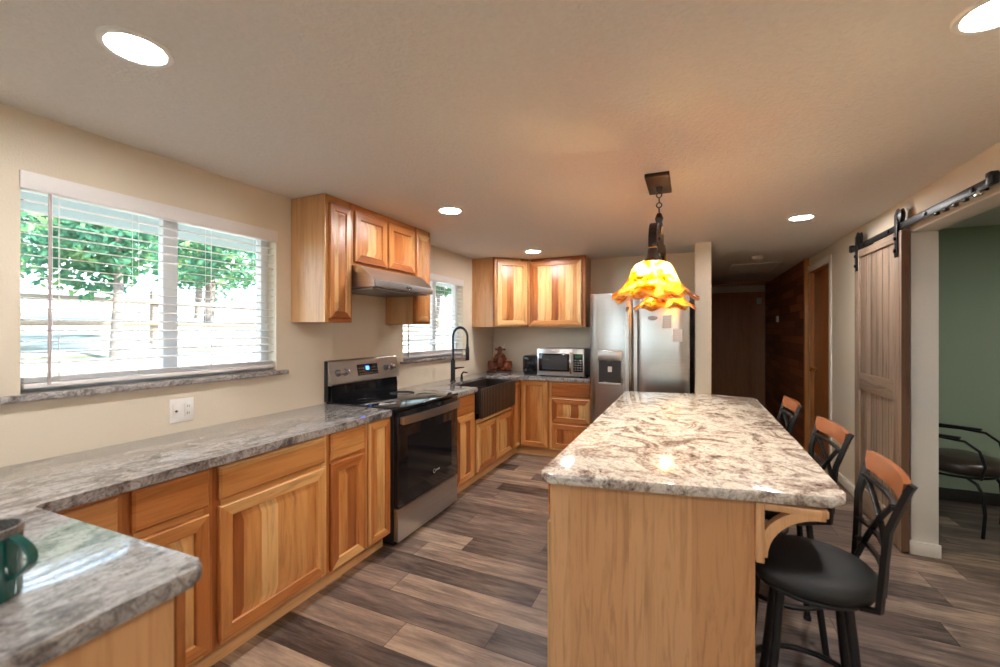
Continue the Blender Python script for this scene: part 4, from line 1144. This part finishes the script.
# ------------------------------------------------------------------ stools
def make_stool(label, loc, rotz):
    t = thing('bar_stool', label, 'stool', loc, rotz, 'bar stools along the island')
    # faces -x; seat centre at origin
    mb = MB()
    prof = [(0.001, 0.592), (0.163, 0.592), (0.180, 0.599), (0.187, 0.615), (0.184, 0.636), (0.165, 0.654), (0.11, 0.662), (0.001, 0.664)]
    mb.lathe(prof, 'vinyl_seat', (0, 0, 0), 48); mb.build('seat', t, smooth=60)
    mb = MB(); mb.lathe([(0.001, 0.56), (0.12, 0.56), (0.12, 0.572), (0.05, 0.575), (0.05, 0.591), (0.001, 0.591)], 'black_metal', (0, 0, 0), 28).torus((0, 0, 0.583), 0.160, 0.009, 'black_metal', 40); mb.build('swivel_plate', t)
    for k in range(4):
        a = R(45 + 90 * k); c_, s_ = math.cos(a), math.sin(a)
        mb = MB(); mb.tube([(0.125 * c_, 0.125 * s_, 0.582), (0.135 * c_, 0.135 * s_, 0.50), (0.160 * c_, 0.160 * s_, 0.30), (0.200 * c_, 0.200 * s_, 0.012)], 0.0135, 'black_metal', 10)
        mb.lathe([(0.017, 0.0), (0.017, 0.02)], 'black_plastic', (0.201 * c_, 0.201 * s_, 0), 12)
        mb.build('leg', t)
    mb = MB(); mb.torus((0, 0, 0.22), 0.178, 0.010, 'black_metal', 48); mb.build('foot_ring', t)
    # back posts
    top_z = 1.0
    def post(s):
        return [Vector((0.110, s * 0.115, 0.583)), Vector((0.150, s * 0.150, 0.60)), Vector((0.158, s * 0.156, 0.72)), Vector((0.165, s * 0.172, 0.85)), Vector((0.202, s * 0.196, 0.98)), Vector((0.210, s * 0.202, top_z))]
    for s in (-1, 1):
        MB().tube(post(s), 0.011, 'black_metal', flat=(0.018, 0.016)).build('back_post', t)
    # curved wooden top rail
    mb = MB(); n = 12; b = mb.bm; rows = []
    for k in range(n + 1):
        u = -1 + 2 * k / n; y = u * 0.193; x = 0.196 + 0.022 * (1 - u * u)
        rows.append([b.verts.new(p) for p in ((x - 0.012, y, 0.938), (x + 0.006, y, 0.938), (x + 0.014, y, 1.0), (x - 0.004, y, 1.0))])
    fs = []
    for i in range(n):
        for q in range(4): fs.append(b.faces.new((rows[i][q], rows[i][(q + 1) % 4], rows[i + 1][(q + 1) % 4], rows[i + 1][q])))
    fs.append(b.faces.new(rows[0])); fs.append(b.faces.new(list(reversed(rows[-1]))))
    mb._tag(fs, 'stool_wood'); mb.build('top_rail', t, smooth=30)
    # crossing bowed slats + cross bars
    for s in (-1, 1):
        pp = []
        for k in range(13):
            u = k / 12; z = 0.925 - u * 0.285
            y = s * (0.165 - 0.30 * u ** 1.0 + 0.055 * math.sin(PI * u) * -1)
            x = 0.180 - 0.022 * u + 0.012 * math.sin(PI * u) + (0.004 if s > 0 else -0.004)
            pp.append((x, y, z))
        MB().tube(pp, 0.006, 'black_metal', flat=(0.016, 0.007)).build('crossed_slat', t)
    for z in (0.70, 0.765):
        yy = 0.155 + (z - 0.70) * 0.09; x = 0.157 + (z - 0.7) * 0.06
        MB().tube([(x, -yy, z), (x + 0.018, -yy / 2, z), (x + 0.024, 0, z), (x + 0.018, yy / 2, z), (x, yy, z)], 0.007, 'black_metal', flat=(0.014, 0.010)).build('cross_bar', t)
    MB().tube([(0.178, -0.172, 0.918), (0.195, -0.09, 0.914), (0.20, 0, 0.913), (0.195, 0.09, 0.914), (0.178, 0.172, 0.918)], 0.006, 'black_metal', flat=(0.012, 0.012)).build('upper_bar', t)
    return t
s1 = make_stool('nearest black bar stool with wooden top rail, in the lower right', (0.374, 1.765, 0), R(-5))
s2 = copy_tree(s1); s2.location = (0.395, 2.40, 0); s2.rotation_euler.z = R(2)
s2['label'] = 'middle bar stool of the three along the island, in front of the barn door'
s3 = copy_tree(s1); s3.location = (0.368, 3.12, 0); s3.rotation_euler.z = R(0)
s3['label'] = 'farthest and smallest bar stool, its back against the dark hallway'

# ------------------------------------------------------------------ pendant
t = thing('island_pendant', 'two-light bronze pendant with ruffled amber glass shades above the island', 'pendant lamp', (-0.167, 2.68, CH))
mb = MB(); mb.box(-0.064, 0.064, -0.20, 0.13, -0.022, 0, 'bronze', bev=0.003).lathe([(0.001, -0.05), (0.012, -0.048), (0.016, -0.03), (0.02, -0.022)], 'bronze', (0, 0, 0), 18); mb.build('ceiling_plate', t)
mb = MB()
for k in range(4):
    z = -0.066 - k * 0.030; ax = 'x' if k % 2 else 'y'
    mb.torus((0, 0, z), 0.0145, 0.0035, 'bronze', 20, axis=ax, s2=8)
mb.build('chain', t)
mb = MB(); mb.lathe([(0.001, -0.275), (0.010, -0.272), (0.022, -0.25), (0.018, -0.225), (0.024, -0.205), (0.012, -0.175), (0.001, -0.172)], 'bronze', (0, 0, 0), 20)
mb.build('hub', t)
def arm(s):
    pts_ = [(0, 0, -0.265), (0, s * 0.10, -0.28)]
    for k in range(11):
        a = PI * k / 10
        pts_.append((0, s * (0.34 - 0.15 * math.cos(a)), -0.435 + 0.09 * math.sin(a) + 0.06 * (1 - k / 10)))
    pts_.append((0, s * 0.49, -0.46))
    return pts_
for s in (-1, 1):
    a = MB().tube(arm(s), 0.01, 'bronze', flat=(0.038, 0.009)).build('arm', t)
    # scroll curl closing the arm
    cu = [(0, s * (0.375 + (0.115 - 0.004 * k) * math.cos(PI * 0.15 + k * 0.28)), -0.42 + (0.075 - 0.004 * k) * math.sin(PI * 0.15 + k * 0.28)) for k in range(14)]
    MB().tube(cu, 0.008, 'bronze', flat=(0.026, 0.007)).build('scroll', a)
    mb = MB(); mb.lathe([(0.001, -0.440), (0.016, -0.440), (0.020, -0.452), (0.015, -0.462), (0.022, -0.470), (0.026, -0.492), (0.042, -0.520), (0.042, -0.532), (0.022, -0.54), (0.020, -0.575), (0.001, -0.576)], 'bronze', (0, s * 0.49, 0), 24); mb.build('lamp_holder', t)
    mb = MB(); mb.torus((0, s * 0.49, -0.466), 0.019, 0.003, 'brass', 24); mb.build('collar_ring', t)
    def ruff(r, z, a, s=s):
        k = max(0.0, (r - 0.085) / 0.115)
        r = r * 0.985
        lob = math.cos(5 * a + 0.7 + s) + 0.35 * math.cos(3 * a + 1.1 * s)
        return r * (1 + 0.055 * k * lob), z - 0.013 * k * lob + 0.008 * k * k * math.cos(11 * a)
    prof = [(0.028, -0.530), (0.060, -0.534), (0.085, -0.548), (0.100, -0.572), (0.112, -0.605), (0.126, -0.636), (0.148, -0.664), (0.174, -0.688), (0.198, -0.702), (0.2, -0.706), (0.172, -0.694), (0.145, -0.670), (0.122, -0.640), (0.108, -0.606), (0.096, -0.574), (0.082, -0.552), (0.058, -0.538), (0.028, -0.534)]
    mb = MB(); mb.lathe(prof, 'amber', (0, 0, 0), 80, fn=ruff, cap=False); o = mb.build('glass_shade', t, smooth=80); o.location = (0, s * 0.49, 0)
    mb = MB(); mb.ball((0, s * 0.49, -0.612), (0.026, 0.026, 0.030), 'bulb', 20, 12); mb.build('bulb', t)

# ------------------------------------------------------------------ barn door and rail
BX = 1.238
t = thing('barn_door', 'weathered grey-brown sliding barn door hanging on the right wall', 'barn door', (0, 0, 0))
by0, by1, bz0, bz1 = 3.545, 4.39, 0.018, 2.078
mb = MB()
mb.box(BX + 0.014, BX + 0.040, by0 + 0.005, by1 - 0.005, bz0, bz1 - 0.003, 'barn')
mb.build('planks', t, smooth=0)
mb = MB()
for k in range(1, 6):
    y = by0 + 0.12 + k * (by1 - by0 - 0.22) / 6
    mb.box(BX + 0.0128, BX + 0.0141, y - 0.0022, y + 0.0022, 0.2, 2.03, 'slot')
mb.build('plank_grooves', t, smooth=0)
MB().box(BX, BX + 0.014, by0, by0 + 0.115, bz0, bz1, 'barn', bev=0.002).build('stile', t)
MB().box(BX, BX + 0.014, by1 - 0.10, by1, bz0, bz1, 'barn', bev=0.002).build('stile', t)
for a, b_ in ((bz0, 0.20), (0.965, 1.098), (2.020, bz1)):
    MB().box(BX, BX + 0.014, by0 + 0.115, by1 - 0.10, a, b_, 'barn_h', bev=0.002).build('rail', t)
MB().box(BX + 0.0005, BX + 0.0405, by0 - 0.004, by0, bz0, bz1, 'barn_edge').build('edge_band', t, smooth=0)
for y in (by0 + 0.055, by1 - 0.06):
    mb = MB()
    mb.box(BX - 0.010, BX - 0.001, y - 0.021, y + 0.021, 1.915, 2.195, 'black_metal', bev=0.002)
    mb.lathe([(0.001, -0.012), (0.012, -0.010), (0.012, 0.0)], 'black_metal', (BX - 0.010, y, 1.955), 12, axis='x').lathe([(0.001, -0.012), (0.012, -0.010), (0.012, 0.0)], 'black_metal', (BX - 0.010, y, 2.035), 12, axis='x')
    h = mb.build('hanger_strap', t)
    mb = MB(); mb.lathe([(0.001, -0.016), (0.012, -0.016), (0.047, -0.008), (0.052, -0.006), (0.044, 0.002), (0.044, 0.010), (0.052, 0.016), (0.001, 0.017)], 'black_metal', (BX + 0.008, y, 2.178), 32, axis='x'); mb.build('roller_wheel', h)
t = thing('barn_door_rail', 'long black steel barn door track along the top of the right wall', 'door rail', (0, 0, 0))
MB().box(BX + 0.006, BX + 0.014, 2.12, 4.51, 2.088, 2.132, 'black_metal', bev=0.0015).build('track', t)
for y in (2.35, 2.80, 3.25, 3.75, 4.2):
    MB().lathe([(0.001, -0.012), (0.012, -0.010), (0.013, 0.0), (0.009, 0.002), (0.009, WR - BX - 0.010), (0.001, WR - BX - 0.009)], 'black_metal', (BX + 0.008, y, 2.110), 14, axis='x').build('standoff_bolt', t)
for y in (2.66, 4.485):
    MB().box(BX - 0.008, BX + 0.024, y - 0.020, y + 0.020, 2.092, 2.150, 'black_metal', bev=0.006).build('end_stop', t)
mb = MB()
for k in range(4): mb.box(BX + 0.004, BX + 0.022, 2.86 + 0.09 * k, 2.89 + 0.09 * k, 2.074, 2.088, 'black_metal', bev=0.003)
mb.box(BX + 0.002, BX + 0.02, 2.74, 2.80, 2.07, 2.088, 'chrome', bev=0.003)
mb.build('anti_jump_clips', t)

# ------------------------------------------------------------------ chair in the green room
t = thing('iron_armchair', 'black iron armchair with round brown leather seat in the green room', 'chair', (1.79, 4.33, 0), R(-36))
# local: +x = chair front, +y = far side
mb = MB(); mb.lathe([(0.001, 0.40), (0.19, 0.40), (0.235, 0.42), (0.245, 0.455), (0.225, 0.495), (0.15, 0.515), (0.001, 0.52)], 'leather', (0.05, 0, 0), 40); mb.build('seat', t, smooth=60)
mb = MB(); mb.torus((0.02, 0, 0.392), 0.225, 0.009, 'black_metal', 40); mb.build('seat_ring', t)
for s in (-1, 1):
    for fx_ in (-1, 1):
        x = 0.02 + fx_ * 0.19
        MB().tube([(x * 0.6, s * 0.17, 0.39), (x * 0.9, s * 0.205, 0.36), (x + fx_ * 0.01, s * 0.215, 0.30), (x + fx_ * 0.02, s * 0.22, 0.16), (x + fx_ * 0.01, s * 0.22, 0.0)], 0.010, 'black_metal', 10).build('leg', t)
    MB().tube([(-0.23, s * 0.24, 0.655), (0.0, s * 0.25, 0.665), (0.14, s * 0.25, 0.655), (0.21, s * 0.245, 0.60), (0.235, s * 0.235, 0.50), (0.21, s * 0.22, 0.40)], 0.009, 'black_metal', 10).build('arm_support', t)
    MB().box(-0.20, 0.12, s * 0.25 - 0.022, s * 0.25 + 0.022, 0.668, 0.684, 'black_metal', bev=0.006).build('armrest', t)
    MB().tube([(-0.19, s * 0.20, 0.39), (-0.24, s * 0.21, 0.62), (-0.30, s * 0.19, 0.90)], 0.010, 'black_metal', 10).build('back_post', t)
MB().tube([(-0.30, -0.19, 0.90), (-0.325, -0.1, 0.95), (-0.33, 0, 0.965), (-0.325, 0.1, 0.95), (-0.30, 0.19, 0.90)], 0.010, 'black_metal', 10).build('back_rail', t)
for y in (-0.09, 0, 0.09):
    MB().tube([(-0.19, y, 0.40), (-0.25, y, 0.62), (-0.325, y, 0.95)], 0.007, 'black_metal', 8).build('back_spindle', t)

# ------------------------------------------------------------------ outdoors
def gheight(x, y):
    d = max(0.0, -x - 4.0)
    h = -0.35 + 2.6 * (1 - math.exp(-d * 0.16)) + 0.06 * math.sin(x * 0.7 + y * 0.4)
    db = max(0.0, -y - 5.0)
    h += 0.5 * (1 - math.exp(-db * 0.2))
    return h
mb = MB(); b = mb.bm; nx, ny = 40, 50; grid = []
gx0_, gx1_, gy0_, gy1_ = -30.0, 9.0, -26.0, 30.0
for i in range(nx + 1):
    grid.append([b.verts.new((gx0_ + (gx1_ - gx0_) * i / nx, gy0_ + (gy1_ - gy0_) * j / ny, 0)) for j in range(ny + 1)])
for i in range(nx + 1):
    for j in range(ny + 1):
        v = grid[i][j]; v.co.z = gheight(v.co.x, v.co.y) if (v.co.x < -2.6 or v.co.y < -3) else -0.35
fs = [b.faces.new((grid[i][j], grid[i + 1][j], grid[i + 1][j + 1], grid[i][j + 1])) for i in range(nx) for j in range(ny)]
mb._tag(fs, 'ground'); g = mb.build('ground', smooth=60); struct(g)
# roof eave outside the left windows
mb = MB(); mb.box(WO - 0.90, WO, YF, HY, 2.26, 2.40, 'eave').box(WO - 0.94, WO - 0.90, YF, HY, 2.12, 2.44, 'eave'); struct(mb.build('trim_11', smooth=0))

def tree(label, x, y, r, h, seed, trunk=0.14, n=2600, leaf=0.16, cz=None, group='trees outside the windows'):
    rr = random.Random(seed); z0 = gheight(x, y)
    t = thing('tree', label, 'tree', (x, y, z0), 0, group)
    MB().tube([(0, 0, -0.1), (0.05, 0.03, h * 0.3), (-0.04, 0.05, h * 0.55), (0.03, 0, h * 0.8)], [trunk, trunk * 0.85, trunk * 0.6, trunk * 0.25], 'bark', 12).build('trunk', t)
    mb = MB(); b = mb.bm; li = mb.mi('leaf'); cz = h * 0.68 if cz is None else cz
    blobs = [(rr.uniform(-0.55, 0.55) * r, rr.uniform(-0.55, 0.55) * r, cz + rr.uniform(-0.45, 0.5) * h * 0.42, rr.uniform(0.38, 0.6) * r) for _ in range(9)]
    for _ in range(n):
        bx_, by_, bz_, br_ = blobs[rr.randrange(len(blobs))]
        a, u = rr.uniform(0, 2 * PI), rr.uniform(-1, 1); q = br_ * rr.uniform(0.6, 1.0)
        p = Vector((bx_ + q * math.cos(a) * math.sqrt(1 - u * u), by_ + q * math.sin(a) * math.sqrt(1 - u * u), bz_ + q * u * 0.9))
        d1_ = Vector((rr.uniform(-1, 1), rr.uniform(-1, 1), rr.uniform(-0.8, 0.8))).normalized()
        d2_ = d1_.cross(Vector((rr.uniform(-1, 1), rr.uniform(-1, 1), rr.uniform(-1, 1)))).normalized()
        L_ = leaf * rr.uniform(0.6, 1.3)
        f = b.faces.new([b.verts.new(p + d1_ * L_), b.verts.new(p + d2_ * L_ * 0.45), b.verts.new(p - d1_ * L_), b.verts.new(p - d2_ * L_ * 0.45)])
        f.material_index = li
    mb.build('foliage', t, smooth=0)
    return t
tree('leafy tree with grey trunk seen through the left half of the near window', -8.2, 3.6, 1.5, 3.6, 1, cz=2.15, trunk=0.075, leaf=0.08, n=6000)
spots = [(-12.6, 2.2, 'green tree at the left end of the near window, behind the trunk'),
         (-12.4, 7.6, 'green tree filling the right half of the near window'),
         (-11.5, 14.2, 'green tree seen low at the left of the far window'),
         (-12.6, 19.8, 'green tree showing at the top of the far window'),
         (-12.4, 25.6, 'green tree at the right edge of the far window'),
         (-17.6, 5.0, 'distant green tree between the two nearest crowns beyond the near window'),
         (-18.0, 10.6, 'distant green tree behind the right part of the near window'),
         (-18.0, 17.0, 'distant green tree between crowns beyond the far window'),
         (-18.0, 23.2, 'distant green tree farthest right beyond the far window')]
for k, (x, y, lab) in enumerate(spots): tree(lab, x, y, 2.3, 5.6, 20 + k, cz=2.9, leaf=0.11, n=6000)
for k, (x, y, lab) in enumerate([(-6.0, -11.5, 'green tree outside behind the viewer, toward the left'), (-0.6, -12.0, 'green tree outside straight behind the viewer'), (4.8, -11.5, 'green tree outside behind the viewer, toward the right')]):
    tree(lab, x, y, 2.2, 6.0, 60 + k, cz=2.6, leaf=0.2, group='trees behind the viewer')
# split rail fence on the bank
t = thing('rail_fence', 'brown wooden rail fence on the bright bank outside the near window', 'fence', (-9.3, 0, 0))
for k in range(11):
    y = -2.5 + k * 2.4; z = gheight(-9.3, y)
    MB().box(-0.06, 0.06, y - 0.06, y + 0.06, z - 0.1, z + 1.0, 'fence', bev=0.01).build('post', t)
for dz in (0.38, 0.78):
    MB().tube([(0.07, -2.6 + 2.4 * k, gheight(-9.3, -2.6 + 2.4 * k) + dz) for k in range(11)], 0.05, 'fence', 8).build('rail', t)
